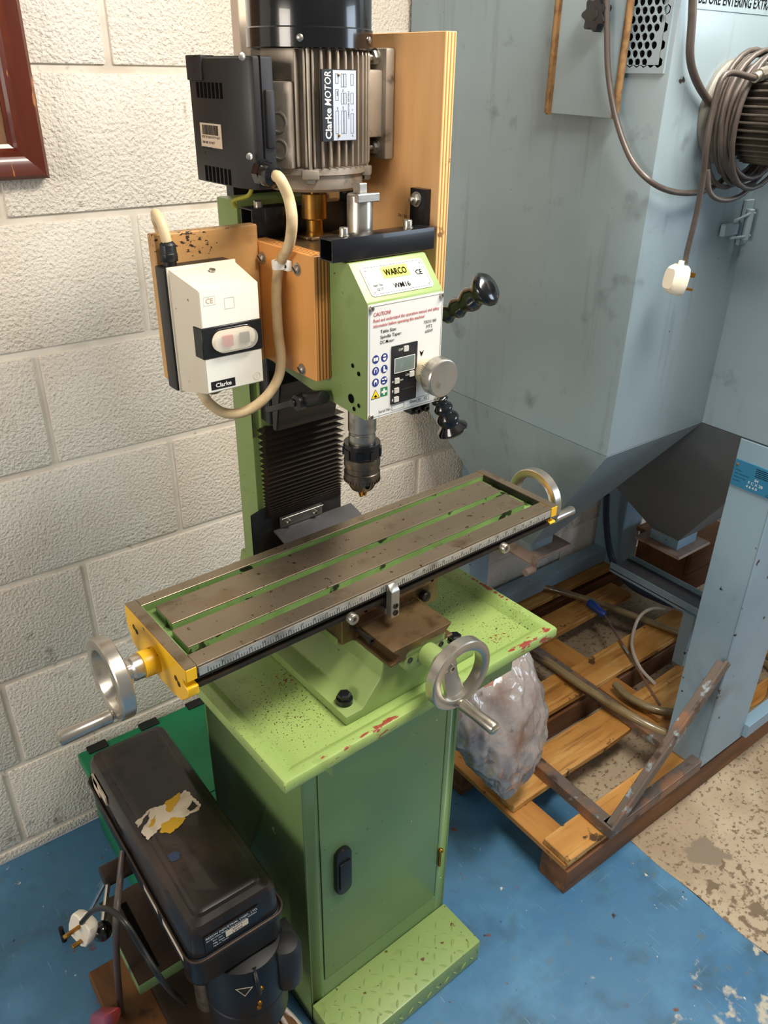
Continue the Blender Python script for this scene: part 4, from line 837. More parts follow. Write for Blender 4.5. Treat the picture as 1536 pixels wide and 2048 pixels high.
# front control panel
fo = Vector((.2437, HYF, 1.2917)); fr_, fu = Vector((1, 0, 0)), Vector((0, 0, 1)); PW, PH = .0610, .0735
pan = T.part('control_panel', plate(fo, fr_, fu, PW, PH, .002, 0, .0018), 'white_plate', smooth=0)
T.part('panel_border', outline(fo, fr_, fu, PW-.0016, PH-.0022, .001, .0004, .0021), 'ink_black', parent=pan, smooth=0)
for sx in (-1, 1):
    for sy in (-1, 1): T.part('panel_screw', MB().bolt(fo+fr_*(.0572*sx)+fu*(.0695*sy)+Vector((0, -.0018, 0)), (0, -1, 0), .0036, .003), 'zinc', parent=pan)
def tf(s, du, dv, h, mat='ink_black', d=.0023, **k): return T.part('lettering', text_mb(s, fo+fr_*du+fu*dv, fr_, fu, h, depth=d, **k), mat, parent=pan, smooth=0)
tf('CAUTION!', -.0535, .0590, .0048, 'ink_red', width=.027, bold=.006)
tf('Read and understand the operation manual and safety', -.0535, .0518, .0042, 'ink_red', width=.108, bold=.006)
tf('information before operating this machine!', -.0535, .0452, .0042, 'ink_red', width=.083, bold=.006)
tf('Table Size:', -.0425, .0370, .0042, width=.0255, bold=.01); tf('Spindle Taper:', -.0425, .0302, .0042, width=.034, bold=.01); tf('DC Motor:', -.0425, .0235, .0042, width=.0225, bold=.01)
tf('700X180', .0285, .0370, .0042, width=.0215); tf('MT2', .0335, .0308, .0042, width=.0098); tf('600W', .0315, .0246, .0042, width=.0135)
tf('Serial No.', -.0440, -.0672, .0040, width=.0205); tf('Date', .0095, -.0660, .0040, width=.0105)
T.part('number_box', outline(fo+fr_*-.0115+fu*-.0652, fr_, fu, .0105, .0035, .0003, .0004, .0022), 'ink_black', parent=pan, smooth=0)
T.part('number_box', outline(fo+fr_*.0320+fu*-.0640, fr_, fu, .0108, .0035, .0003, .0004, .0022), 'ink_black', parent=pan, smooth=0)
tf('01   02', .0235, -.0660, .0038, width=.016)
# digital readout
ro = fo+fr_*-.0030+fu*-.0215
dro = T.part('readout', plate(ro, fr_, fu, .0215, .0385, .0006, .0018, .0032), 'black_plastic', parent=pan, smooth=0)
T.part('readout_window', plate(ro+fr_*.0002+fu*.0125, fr_, fu, .0160, .0088, .0006, .0032, .0036), 'lcd', parent=pan, smooth=0)
T.part('window_frame_line', outline(ro+fr_*.0002+fu*.0125, fr_, fu, .0172, .0100, .0006, .0009, .0036), 'ink_white', parent=pan, smooth=0)
for du, dv in ((.0015, .0325), (-.0125, -.0075), (.0125, -.0030), (-.0130, -.0205), (-.0130, -.0325)):
    T.part('button', plate(ro+fr_*du+fu*dv, fr_, fu, .0037, .0035, .0006, .0032, .0048), 'button_grey', parent=pan, smooth=0)
for s, du, dv in (('OFF', -.0105, .0310), ('ON', .0022, -.0045), ('mm', -.0080, -.0090), ('in', -.0203, -.0090)):
    T.part('lettering', text_mb(s, ro+fr_*du+fu*dv, fr_, fu, .0032, depth=.0034), 'ink_white', parent=pan, smooth=0)
ar = MB()
for dv, s in ((-.0205, 1), (-.0325, -1)):
    c = ro+fr_*-.0193+fu*dv+Vector((0, -.0035, 0)); ar.add([c+fr_*-.0012, c+fr_*.0012, c+fu*(.0022*s)], [(0, 1, 2)]); ar.add([c+fr_*-.0004, c+fr_*.0004, c+fr_*.0004-fu*(.002*s), c-fr_*.0004-fu*(.002*s)], [(0, 1, 2, 3)])
T.part('arrow_mark', ar, 'ink_white', parent=pan, smooth=0)
T.part('readout_line', MB().box(ro.x-.004, ro.x+.017, HYF-.0035, HYF-.0033, ro.z-.0215, ro.z-.0210), 'cable_grey', parent=pan, smooth=0)
# safety pictograms
def disc(c, r, d, n=22): return MB().add([c+fr_*(r*math.cos(2*PI*i/n))+fu*(r*math.sin(2*PI*i/n))+Vector((0, -d, 0)) for i in range(n)], [tuple(range(n))])
k = 0
for j in range(3):
    for i in range(2):
        c = fo+fr_*(-.0495+.0140*i)+fu*(.0053-.0150*j)
        T.part('pictogram', disc(c, .0054, .0021), 'ink_blue', parent=pan, smooth=0)
        w_ = MB(); D = Vector((0, -.0023, 0))
        def bx_(a, b, e, f): w_.add([c+fr_*a+fu*e+D, c+fr_*b+fu*e+D, c+fr_*b+fu*f+D, c+fr_*a+fu*f+D], [(0, 1, 2, 3)])
        if k == 0: bx_(-.0036, -.0003, -.002, .0024); bx_(.0003, .0036, -.002, .0024)
        elif k == 3: bx_(-.0016, .0008, -.001, .0038); bx_(-.0016, .0034, -.0035, -.001)
        elif k == 5: bx_(.0004, .0036, .0004, .0032); bx_(-.0036, -.0006, .001, .0026); bx_(-.003, .001, -.0034, -.0014)
        else:
            for aa in range(12): 
                a0, a1 = 2*PI*aa/12, 2*PI*(aa+1)/12
                w_.add([c+fr_*(.0034*math.cos(a))*.8+fu*(.0038*math.sin(a)*f_)+D for a, f_ in ((a0, 1), (a1, 1))]+[c+fu*.0+D], [(0, 1, 2)])
            if k in (1, 2): pass
        T.part('pictogram_mark', w_, 'ink_white', parent=pan, smooth=0)
        if k in (1, 2, 4):
            kk = MB(); D2 = Vector((0, -.0025, 0)); e = {1: (-.0030, .0030, -.0002, .0014), 2: (-.0014, .0014, -.0034, .0020), 4: (-.0014, .0014, -.0036, .0006)}[k]
            kk.add([c+fr_*e[0]+fu*e[2]+D2, c+fr_*e[1]+fu*e[2]+D2, c+fr_*e[1]+fu*e[3]+D2, c+fr_*e[0]+fu*e[3]+D2], [(0, 1, 2, 3)])
            T.part('pictogram_mark', kk, 'ink_blue', parent=pan, smooth=0)
        k += 1
c = fo+fr_*-.0495+fu*-.0462+Vector((0, -.0021, 0))
T.part('warning_triangle', MB().add([c+fr_*-.0072, c+fr_*.0072, c+fu*.0125], [(0, 1, 2)]), 'ink_black', parent=pan, smooth=0)
T.part('warning_triangle', MB().add([c+fr_*-.0060+fu*.0008+Vector((0, -.0002, 0)), c+fr_*.0060+fu*.0008+Vector((0, -.0002, 0)), c+fu*.0112+Vector((0, -.0002, 0))], [(0, 1, 2)]), 'ink_yellow', parent=pan, smooth=0)
T.part('warning_mark', MB().add([c+fr_*a+fu*b+Vector((0, -.0004, 0)) for a, b in ((-.0028, .0032), (.0002, .0016), (.0030, .0022), (.0016, .0034), (.0004, .0056), (-.0010, .0046))], [(0, 1, 2, 3, 4, 5)]), 'ink_black', parent=pan, smooth=0)
c = fo+fr_*-.0355+fu*-.0397+Vector((0, -.0021, 0))
T.part('first_aid_sign', MB().add([c+fr_*(a*.0057)+fu*(b*.0060) for a, b in ((-1, -1), (1, -1), (1, 1), (-1, 1))], [(0, 1, 2, 3)]), 'ink_green', parent=pan, smooth=0)
cr = MB()
for a, b in ((.0014, .0042), (.0042, .0014)): cr.add([c+fr_*(a*i)+fu*(b*j_)+Vector((0, -.0002-(a > .002)*.0001, 0)) for i, j_ in ((-1, -1), (1, -1), (1, 1), (-1, 1))], [(0, 1, 2, 3)])
T.part('first_aid_cross', cr, 'ink_white', parent=pan, smooth=0)
# fine feed knob
kp = Vector((.2765, HYF-.0018, 1.2655))
T.part('feed_knob', MB().lathe([(.0165, .020), (.0245, .0205), (.0252, .022), (.0252, .036), (.0243, .038), (.0232, .0385), (.001, .0380)], kp, (0, -1, 0), 48), 'aluminium', parent=pan, smooth=14)
T.part('feed_knob_dial', MB().lathe([(.0135, .0), (.0172, .001), (.0172, .015), (.0150, .016), (.0145, .021)], kp, (0, -1, 0), 40), 'dial_cream' if 'dial_cream' in MATS else mk('dial_cream', 'cfc3a4', .4, .5).name, parent=pan)
dk = MB()
for i in range(40):
    a = 2*PI*i/40; l = .006 if i % 5 == 0 else .0035
    dk.obox(kp+Vector((math.cos(a)*.0173, -.0148+l/2, math.sin(a)*.0173)), (-math.sin(a), 0, math.cos(a)), (0, 1, 0), (math.cos(a), 0, math.sin(a)), .0003, l/2, .0002)
T.part('dial_marks', dk, 'ink_black', parent=pan, smooth=0)
c = kp+Vector((-.006, -.0006, .0210)); T.part('arrow_mark', MB().add([c, c+fr_*.0040+fu*.0085, c+fu*.0055, c+fr_*-.0040+fu*.0085], [(0, 1, 2), (0, 2, 3)]), 'ink_black', parent=pan, smooth=0)
# quill feed capstan with ball-ribbed grips
hub = Vector((.318, -.612, 1.262))
cap_ = T.part('feed_hub', MB().cyl((HX1, hub.y, hub.z), (.352, hub.y, hub.z), .022, n=28), 'black_steel', bevel=.002)
gp = [(.0060, 0), (.0100, .004), (.0112, .010), (.0085, .016), (.0082, .019), (.0118, .026), (.0126, .032), (.0098, .040), (.0098, .043), (.0138, .052), (.0148, .060), (.0125, .068), (.0130, .074), (.0195, .084), (.0200, .089), (.0160, .095), (.006, .097)]
def grip(a, b, rod0):
    a, b, rod0 = Vector(a), Vector(b), Vector(rod0); d = (b-a); k = d.length/.097
    T.part('feed_spoke', MB().cyl(rod0, a+d*.1, .005, n=12), 'zinc', parent=cap_)
    T.part('feed_grip', MB().lathe([(r*1.18, h*k) for r, h in gp], a, d, 28), 'black_gloss', parent=cap_, smooth=60)
grip(at(886, 634, True, x=.352), at(982, 572, True, x=.372), (.345, hub.y, hub.z))
grip(at(876, 793, True, x=.350), at(908, 866, True, x=.372), (.345, hub.y, hub.z))
grip((.355, -.52, 1.27), (.375, -.44, 1.285), (.345, hub.y, hub.z))
# ------------------------------------------------------------------ plywood board and steel bracket that carry the motor
T = Thing('motor_bracket', 'upright orange plywood board with black square-tube bracket on the mill head', 'bracket', (.335, -.56, 1.41), True)
BX0, BX1 = .3335, .3515
pb = MB().box(BX0, BX1, -.667, -.40, 1.34, 1.6525)
for i, f in enumerate(pb.f):
    nrm = (pb.v[f[1]]-pb.v[f[0]]).cross(pb.v[f[2]]-pb.v[f[1]]); pb.m[i] = 0 if abs(nrm.x) > max(abs(nrm.y), abs(nrm.z)) else 1
bd = T.part('plywood_board', pb, ['plywood', 'ply_edge'], bevel=.0008, seg=1)
def sq_tube(x0, x1, y0, y1, z0, z1, t=.0025):
    mb = MB(); o = [(y0, z0), (y1, z0), (y1, z1), (y0, z1)]; i_ = [(y0+t, z0+t), (y1-t, z0+t), (y1-t, z1-t), (y0+t, z1-t)]
    vs = [(x, y, z) for x in (x0, x1) for y, z in o+i_]
    fs = [(k, (k+1) % 4, (k+1) % 4+8, k+8) for k in range(4)]+[(k+4, (k+1) % 4+4, (k+1) % 4+12, k+12) for k in range(4)]
    fs += [(k, (k+1) % 4, (k+1) % 4+4, k+4) for k in range(4)]+[(k+8, (k+1) % 4+8, (k+1) % 4+12, k+12) for k in range(4)]
    return mb.add(vs, fs)
ft = T.part('square_tube', sq_tube(.1605, .3225, -.674, -.647, 1.4098, 1.4368), 'black_steel', bevel=.0012, seg=2)
rt = T.part('square_tube', sq_tube(.1635, .3225, -.490, -.460, 1.4098, 1.4488), 'black_steel', bevel=.0012, seg=2)
for u, v in ((688, 458), (818, 443)):
    p = at(u, v, True, z=1.4368+.008); T.part('cap_screw', MB().lathe([(.0066, 0), (.0066, .0012), (.0055, .0012), (.0055, .009), (.005, .0098), (.0028, .0098), (.0028, .006)], (p.x, -.6605, 1.4368), (0, 0, 1), 16), 'zinc', parent=ft)
p = at(523, 410, True, z=1.452); T.part('cap_screw', MB().lathe([(.0062, 0), (.0062, .007), (.0054, .008), (.0028, .008), (.0028, .005)], (p.x, -.476, 1.4488), (0, 0, 1), 16), 'zinc', parent=rt)
for y0, y1 in ((-.6525, -.6235), (-.498, -.468)):
    up = T.part('upright_plate', MB().box(.3228, .3333, y0, y1, 1.4098, 1.479), 'black_steel', bevel=.0015, seg=2)
    T.part('hex_bolt', MB().hexbolt((.3228, (y0+y1)/2+.001, 1.466), (-1, 0, 0), .0075, .006), 'zinc', parent=up)
T.part('pencil_note', text_mb('74 / 36 / 27 mm  v.', (BX0-.0002, -.588, 1.438), (0, -1, 0), (0, 0, 1), .004, depth=.0002, width=.05), 'ink_black', parent=bd, smooth=0)
wb = at(478, 40, True, y=-.405); wb2 = at(491, 40, True, y=-.405)
T.part('timber_batten', MB().box(wb.x, wb2.x+.05, -.405, -.385, 1.56, 1.80), 'batten_wood' if 'batten_wood' in MATS else mk('batten_wood', 'd8c4ae', .6).name, bevel=.001, seg=1)
# ------------------------------------------------------------------ electric motor
MX, MY = .2425, -.520
T = Thing('electric_motor', 'finned aluminium electric motor standing on end with black fan cover', 'motor', (MX, MY, 1.475), True)
ax = lambda prof, n=48: MB().lathe(prof, (MX, MY, 0), (0, 0, 1), n)
bodyo = T.part('body', ax([(.0615, 1.498), (.0615, 1.634)]), 'fin_alu')
T.part('end_bell', ax([(.040, 1.4735), (.060, 1.4745), (.064, 1.478), (.0665, 1.486), (.0665, 1.494), (.0705, 1.4955), (.0705, 1.503), (.0615, 1.5035)]), 'cast_alu', smooth=25)
fan = T.part('fan_cover', ax([(.075, 1.632), (.0775, 1.6335), (.0775, 1.653), (.0760, 1.6545), (.0760, 1.697), (.074, 1.702), (.066, 1.707), (.050, 1.709)], 64), 'black_gloss', smooth=28, label='glossy black sheet-metal fan cover')
vent = MB()
for i in range(5):
    for k in range(24):
        a = 2*PI*k/24; r = .015+.007*i; vent.cyl((MX+r*math.cos(a), MY+r*math.sin(a), 1.7085), (MX+r*math.cos(a), MY+r*math.sin(a), 1.7098), .0018, n=6)
T.part('vent_holes', vent, 'hole_shade_black', parent=fan)
for a in (-2.32, -1.02, .3, 1.9):
    d = Vector((math.cos(a), math.sin(a), 0)); T.part('cover_screw', MB().lathe([(.0042, 0), (.004, .0015), (.002, .0028)], Vector((MX, MY, 1.6425))+d*.0773, d, 14), 'zinc', parent=fan)
finm = MB().prism([(0, .0), (.0135, .0), (.0145, .004), (.0145, .121), (.0135, .127), (0, .127)], 'y', -.0013, .0013).mesh('fin', ['fin_alu'], bevel=.0008, seg=1)
skip = [(-.30, .30), (math.radians(150), math.radians(222))]
for i in range(44):
    a = 2*PI*i/44; aa = (a+PI) % (2*PI)-PI
    if abs(aa) < .42 or abs(((a-PI+PI) % (2*PI))-PI) < .30: continue
    if math.radians(190) < a < math.radians(216): continue
    T.inst('cooling_fin', finm, (MX+.060*math.cos(a), MY+.060*math.sin(a), 1.5045), (0, 0, a))
# pad with the two cable-entry roundels, facing front-left
pa = math.radians(204); pd = Vector((math.cos(pa), math.sin(pa), 0)); ps = Vector((0, 0, 1)).cross(pd); pc = Vector((MX, MY, 1.5505))+pd*.0665
pad = T.part('entry_pad', MB().obox(pc, ps, Vector((0, 0, 1)), pd, .017, .0475, .0105), 'cast_alu', bevel=.003)
for dz, s in ((.004, 'PG\n13.5'), (-.026, '9/G')):
    q = pc+pd*.0106+Vector((0, 0, dz))
    T.part('entry_roundel', MB().lathe([(.0118, 0), (.0118, .0008), (.0100, .0010), (.0096, .0002), (.002, .0002)], q, pd, 30), 'cast_alu', parent=pad)
    for i, ln_ in enumerate(s.split('\n')): T.part('lettering', text_mb(ln_, q+pd*.0006+Vector((0, 0, (.0012 if len(s) > 4 else -.002)-.006*i)), ps, (0, 0, 1), .0042, align='C'), 'fin_alu', parent=pad, smooth=0)
for a in (-2.22, -.78, 2.2, .8):
    d = Vector((math.cos(a), math.sin(a), 0)); q = Vector((MX, MY, 0))+d*.0705
    T.part('tie_rod', MB().cyl((q.x, q.y, 1.490), (q.x, q.y, 1.634), .0026, n=10), 'cast_alu', parent=bodyo)
    lug_ = T.part('tie_lug', MB().obox((q.x-d.x*.002, q.y-d.y*.002, 1.4965), d, (-d.y, d.x, 0), (0, 0, 1), .0085, .0105, .0055), 'cast_alu', parent=bodyo, bevel=.002)
    T.part('tie_nut', MB().lathe([(.0055, 0), (.0055, .0045), (.004, .006)], (q.x, q.y, 1.491), (0, 0, -1), 6), 'zinc', parent=bodyo)
# feet
for s in (1, -1):
    yc = MY-.0335 if s > 0 else MY+.0335
    ftp = T.part('foot', MB().box(.318, .3325, yc-.0235, yc+.0235, 1.5085, 1.636).box(.275, .320, yc-.016, yc+.019, 1.535, 1.612), 'cast_alu', bevel=.0035)
    for zz in (1.5225, 1.6255): T.part('foot_nut', MB().hexbolt((.318, yc-.002*s, zz), (-1, 0, 0), .0085, .0065), 'zinc', parent=ftp)
    if s > 0: T.part('earth_nut', MB().obox((.283, yc+.008, 1.598), (1, 0, 0), (0, 1, 0), (0, 0, 1), .004, .0058, .0065).cyl((.278, yc+.008, 1.598), (.283, yc+.008, 1.598), .0028), 'cast_alu', parent=ftp, bevel=.0008, seg=1)
# name plate
y_ = MY-.0768; A = at(642, 138, True, y=y_); Bp = at(712, 280, True, y=y_); xl, xr, zl, zh = A.x, Bp.x, (at(642, 284, True, y=y_).z+Bp.z)/2, A.z
xs_ = xl+.016
npl = T.part('name_plate', MB().box(xl, xr, y_-.0008, y_+.0022, zl, zh), 'black_plastic')
T.part('rating_plate', MB().box(xs_, xr-.0008, y_-.0012, y_-.0008, zl+.0008, zh-.0008), 'label_silver', parent=npl)
T.part('brand_text', text_mb('Clarke', (xl+.0128, y_-.0010, zl+.0025), (0, 0, 1), (-1, 0, 0), .0088, depth=.0002, bold=.02, width=.0335), 'ink_white', parent=npl, smooth=0)
T.part('brand_text', text_mb('MOTOR', (xl+.0128, y_-.0010, zl+.0385), (0, 0, 1), (-1, 0, 0), .0095, depth=.0002, bold=.01, slant=.15, width=.0360), 'ink_white', parent=npl, smooth=0)
bx_ = MB()
for cx_, rows in ((.0045, ((.008, .033), (.044, .056), (.062, .072))), (.0125, ((.008, .033), (.040, .052), (.058, .072))), (.0165, ((.008, .033), (.040, .052), (.058, .072))), (.0270, ((.008, .030), (.040, .052), (.060, .072)))):
    for a, b in rows:
        o_2 = Vector((xs_+cx_+.001, y_-.0012, zl+(a+b)/2)); bb = outline(o_2, Vector((1, 0, 0)), Vector((0, 0, 1)), .0018 if cx_ in (.0125, .0165) else .0022, (b-a)/2, .0002, .00035, .0003); bx_.add(bb.v, bb.f)
T.part('rating_boxes', bx_, 'ink_black', parent=npl, smooth=0)
tt = text_mb('CAPACITOR DETAILS', (xs_+.0238, y_-.0012, zl+.024), (0, 0, 1), (-1, 0, 0), .0022, depth=.0003, width=.030)
for s_, cx_, zz in (('RPM', .0072, .049), ('kW', .0155, .034), ('PH', .0155, .053), ('HP', .0072, .034), ('V', .0295, .033), ('uF', .0295, .004), ('Type', .0072, .002)): text_mb(s_, (xs_+cx_, y_-.0012, zl+zz), (0, 0, 1), (-1, 0, 0), .0020, depth=.0003, mb=tt)
T.part('rating_text', tt, 'ink_black', parent=npl, smooth=0)
for zz in (zl+.006, zh-.006): T.part('rivet', MB().lathe([(.0016, 0), (.0014, .001), (.0006, .0014)], (xs_+.008, y_-.0012, zz), (0, -1, 0), 10), 'brass', parent=npl)
# black control box on the motor's left
jx = .1195
jb = [(jx, -.4315), (jx, -.532), (jx+.008, -.560), (jx+.013, -.5655), (.156, -.5655), (.156, -.4315)]
jbo = T.part('control_box', MB().prism(jb, 'z', 1.4815, 1.6215).prism([(jx+.012, -.5665), (.158, -.5665), (.158, -.43), (jx+.012, -.43)], 'z', 1.500, 1.6235), 'charcoal_plastic', bevel=.003)
T.part('box_lid_seam', MB().box(jx+.020, jx+.0222, -.5669, -.430, 1.4995, 1.6238), 'hole_shade_black', parent=jbo)
T.part('box_top_rim', MB().box(jx-.0022, jx+.018, -.4310, -.470, 1.597, 1.6245), 'charcoal_plastic', parent=jbo, bevel=.002)
T.part('box_step', MB().box(.1445, .1565, -.5705, -.560, 1.527, 1.590), 'charcoal_plastic', parent=jbo, bevel=.003)
for row, (u0, v0, u1, v1, z0, z1) in enumerate(((395, 172, 442, 176, 1.5785, 1.5955), (414, 352, 460, 356, 1.4835, 1.5015))):
    a, b = at(u0, v0, True, x=jx).y, at(u1, v1, True, x=jx).y
    for i in range(7):
        y = a+(b-a)*i/6; T.part('vent_slot', MB().box(jx-.0006, jx+.002, y-.0026, y+.0026, z0, z1), 'hole_shade_black', parent=jbo)
for u, v in ((484, 113), (499, 313)):
    p = at(u, v, True, y=-.567); T.part('box_screw', MB().lathe([(.0042, 0), (.004, .0012), (.002, .002)], (p.x, -.5665, p.z), (0, -1, 0), 14), 'zinc', parent=jbo)
a, b = at(400, 242, True, x=jx), at(446, 302, True, x=jx)
T.part('sticker', MB().box(jx-.0006, jx, b.y, a.y, b.z+.002, a.z-.0015), 'sticker', parent=jbo)
sb = MB(); y = a.y-.006; i = 0
while y > b.y+.008:
    w_ = random.Random(i).choice((.0006, .001, .0016)); sb.box(jx-.0009, jx-.0006, y-w_, y, a.z-.0145, a.z-.0035); y -= w_+.0009; i += 1
for k, s_ in enumerate(('020 29 304 019 9 607', '008 88 18 NET', 'BATCH 4/12', '9')): text_mb(s_, (jx-.0007, a.y-.004-.003*(k == 3), a.z-.0185-.0062*k), (0, -1, 0), (0, 0, 1), .0030, depth=.0002, width=(a.y-b.y)*(.85, .6, .45, .06)[k], mb=sb)
T.part('sticker_print', sb, 'ink_black', parent=jbo, smooth=0)
gp_ = at(528, 346, True, y=-.570)
gl2 = T.part('cable_gland', MB().cyl((gp_.x, -.5655, gp_.z), (gp_.x, -.578, gp_.z), .0155, n=8).lathe([(.0145, .010), (.0150, .014), (.0140, .026), (.0095, .031), (.009, .031)], (gp_.x, -.5655, gp_.z), (.05, -1, -.05), 28), 'black_gloss', parent=jbo, smooth=35)
# brass coupling below the motor
T.part('coupling', ax([(.0120, 1.4135), (.0120, 1.418), (.0112, 1.4185), (.0112, 1.433), (.0165, 1.4345), (.0170, 1.4355), (.0170, 1.466), (.0165, 1.467), (.007, 1.467), (.007, 1.474)], 36), 'brass', smooth=25, label='brass drive coupling')
T.part('coupling_seat', MB().box(.222, .266, -.543, -.497, 1.4100, 1.4135).cyl((MX, MY, 1.4098), (MX, MY, 1.4140), .026, n=6), 'way_metal', bevel=.001, seg=1)
T.part('earth_wire', MB().tube(spline([(.150, -.52, 1.483), (.155, -.50, 1.468), (.150, -.482, 1.462), (.146, -.474, 1.458), (.150, -.473, 1.4505)], 6), .0028, 8), 'earth_wire')
# ------------------------------------------------------------------ switch mount: wood pad on the head and back board
T = Thing('switch_mount', 'varnished plywood pad and stained back board screwed to the mill head side', 'board', (.09, -.505, 1.25), True)
pd_ = MB().box(.1580, .1815, -.638, -.4935, 1.2535, 1.4125)
for i, f in enumerate(pd_.f):
    nrm = (pd_.v[f[1]]-pd_.v[f[0]]).cross(pd_.v[f[2]]-pd_.v[f[1]]); pd_.m[i] = 0 if abs(nrm.x) > max(abs(nrm.y), abs(nrm.z)) else 1
pdo = T.part('plywood_pad', pd_, ['pad_wood', 'ply_edge_y'], bevel=.001, seg=1)
T.part('back_board', MB().box(.0125, .1578, -.5115, -.494, 1.250, 1.4335), 'stained_wood', bevel=.0015, seg=1)
for u, v in ((524, 516), (594, 539), (604, 739)):
    p = at(u, v, True, x=.1575); s = T.part('wood_screw', MB().lathe([(.0082, 0), (.0082, .001), (.0056, .001), (.0055, .0035), (.0040, .0050)], (.158, p.y, p.z), (-1, 0, 0), 22).obox((.1528, p.y, p.z), (1, 0, 0), (0, .8, .6), (0, -.6, .8), .0004, .0048, .0008, 1), ['zinc', 'dark_steel'], parent=pdo)
cp_ = at(563, 529, True, x=.150)
clp = T.part('cable_clip', MB().box(.1500, .1578, cp_.y-.013, cp_.y+.010, cp_.z-.007, cp_.z+.006).lathe([(.0098, -.006), (.0098, .006)], (.1475, cp_.y+.001, cp_.z), (0, .1, 1), 20), 'switch_white', bevel=.002)
T.part('clip_nail', MB().cyl((.150, cp_.y-.009, cp_.z-.001), (.1492, cp_.y-.009, cp_.z-.001), .0022, n=10), 'dark_steel', parent=clp)
# ------------------------------------------------------------------ motor starter switch box
T = Thing('switch_box', 'cream motor starter box with black band and red stop button under clear cover', 'switch', (.058, -.5125, 1.243), True)
T.part('box_base', MB().box(.0095, .1040, -.537, -.5118, 1.2440, 1.3985), 'charcoal_plastic', bevel=.002)
SF = -.6005
cv = MB(); zb0, zb1, zf0, zf1 = 1.2425, 1.4000, 1.2565, 1.3832; xa0, xa1, xf0, xf1 = .0120, .1060, .0200, .1005
rr2 = [((xa0, xa1, zb0, zb1), -.5372), ((xa0, xa1, zb0, zb1), -.5402), ((xa0+.0022, xa1-.0022, zb0+.0022, zb1-.0022), -.5410), ((xf0, xf1, zf0, zf1), SF)]
vs = []
for (x0, x1, z0, z1), y in rr2: vs += [(x0, y, z0), (x1, y, z0), (x1, y, z1), (x0, y, z1)]
cv.add(vs, [(i*4+k, i*4+(k+1) % 4, (i+1)*4+(k+1) % 4, (i+1)*4+k) for i in range(3) for k in range(4)]+[(0, 1, 2, 3), (12, 13, 14, 15)])
cov = T.part('cover', cv, 'switch_cream', bevel=.0015, seg=2)
zA, zB = at(405, 668, True, y=SF).z, at(413, 716, True, y=SF).z
zA, zB = 1.3385, 1.3005
T.part('front_panel', MB().box(xf0+.0012, xf1-.0012, SF-.0006, SF+.0002, zA+.0004, zf1-.0015).box(xf0+.0012, xf1-.0012, SF-.0006, SF+.0002, zf0+.0015, zB-.0004), 'switch_white', parent=cov)
bnd = T.part('band', MB().prism([(xf0-.0024, SF+.018), (xf0-.0016, SF-.0016), (xf1+.0014, SF-.0016), (xf1+.0020, SF+.018)], 'z', zB, zA), 'black_plastic', parent=cov, bevel=.0008, seg=1)
wc = Vector((.0608, SF-.0016, (zA+zB)/2+.0005))
def capsule(o, w, h, y0, y1, k=10):
    P = []
    for i in range(k+1): a = -PI/2+PI*i/k; P.append((o.x+w-h+h*math.cos(a), o.z+h*math.sin(a)))
    for i in range(k+1): a = PI/2+PI*i/k; P.append((o.x-w+h+h*math.cos(a), o.z+h*math.sin(a)))
    return MB().prism(P, 'y', y0, y1)
T.part('window_rim', capsule(wc, .0325, .0150, SF-.0022, SF-.0010), 'black_gloss', parent=cov, bevel=.0005, seg=1)
T.part('button_tray', capsule(wc, .0300, .0130, SF-.0030, SF-.0022), 'switch_cream', parent=cov)
T.part('stop_button', MB().box(wc.x-.016, wc.x-.003, SF-.0075, SF-.003, wc.z-.0068, wc.z+.0068), 'red_plastic', parent=cov, bevel=.0012)
T.part('start_button', MB().box(wc.x+.0075, wc.x+.0205, SF-.0065, SF-.003, wc.z-.0068, wc.z+.0068), 'black_plastic', parent=cov, bevel=.0012)
T.part('clear_cover', capsule(wc, .0300, .0130, SF-.0105, SF-.0082), 'smoke_plastic', parent=cov, bevel=.002)
T.part('logo_plate', MB().box(.0255, .0590, SF-.0011, SF-.0006, 1.2605, 1.2710), 'black_plastic', parent=cov)
T.part('lettering', text_mb('Clarke', (.0315, SF-.0011, 1.2630), (1, 0, 0), (0, 0, 1), .0056, depth=.0002, bold=.02, width=.022), 'ink_white', parent=cov, smooth=0)
T.part('square_knockout', outline(Vector((.0595, SF-.0006, 1.3640)), Vector((1, 0, 0)), Vector((0, 0, 1)), .0068, .0068, .0003, .0006, .0003), 'switch_cream', parent=cov, smooth=0)
T.part('ce_box', outline(Vector((.0333, SF-.0006, 1.3700)), Vector((1, 0, 0)), Vector((0, 0, 1)), .0078, .0052, .0003, .0004, .0003), 'switch_cream', parent=cov, smooth=0)
T.part('lettering', text_mb('CE', (.0333, SF-.0006, 1.3672), (1, 0, 0), (0, 0, 1), .0062, align='C', depth=.0004), 'cable_cream', parent=cov, smooth=0)
T.part('moulded_ring', MB().lathe([(.0052, 0), (.0052, .0003), (.0046, .0003)], (.0905, SF-.0006, 1.2660), (0, -1, 0), 24, caps=False), 'switch_cream', parent=cov)
T.part('lettering', text_mb('2', (.0905, SF-.0006, 1.2643), (1, 0, 0), (0, 0, 1), .0035, align='C', depth=.0004), 'switch_cream', parent=cov, smooth=0)
tp = Vector((.062, -.560, 1.3945)); T.part('cover_screw', MB().lathe([(.0042, .0), (.004, .0016), (.002, .002)], tp, (0, -.25, 1), 14), 'zinc', parent=cov)
T.part('top_gland', MB().cyl((.024, -.5245, 1.3985), (.024, -.5245, 1.4050), .0085, n=16).lathe([(.0112, .006), (.0112, .015), (.0105, .0155), (.0102, .025), (.0065, .029)], (.024, -.5245, 1.3985), (0, 0, 1), 8), 'black_plastic', bevel=.0006, seg=1)
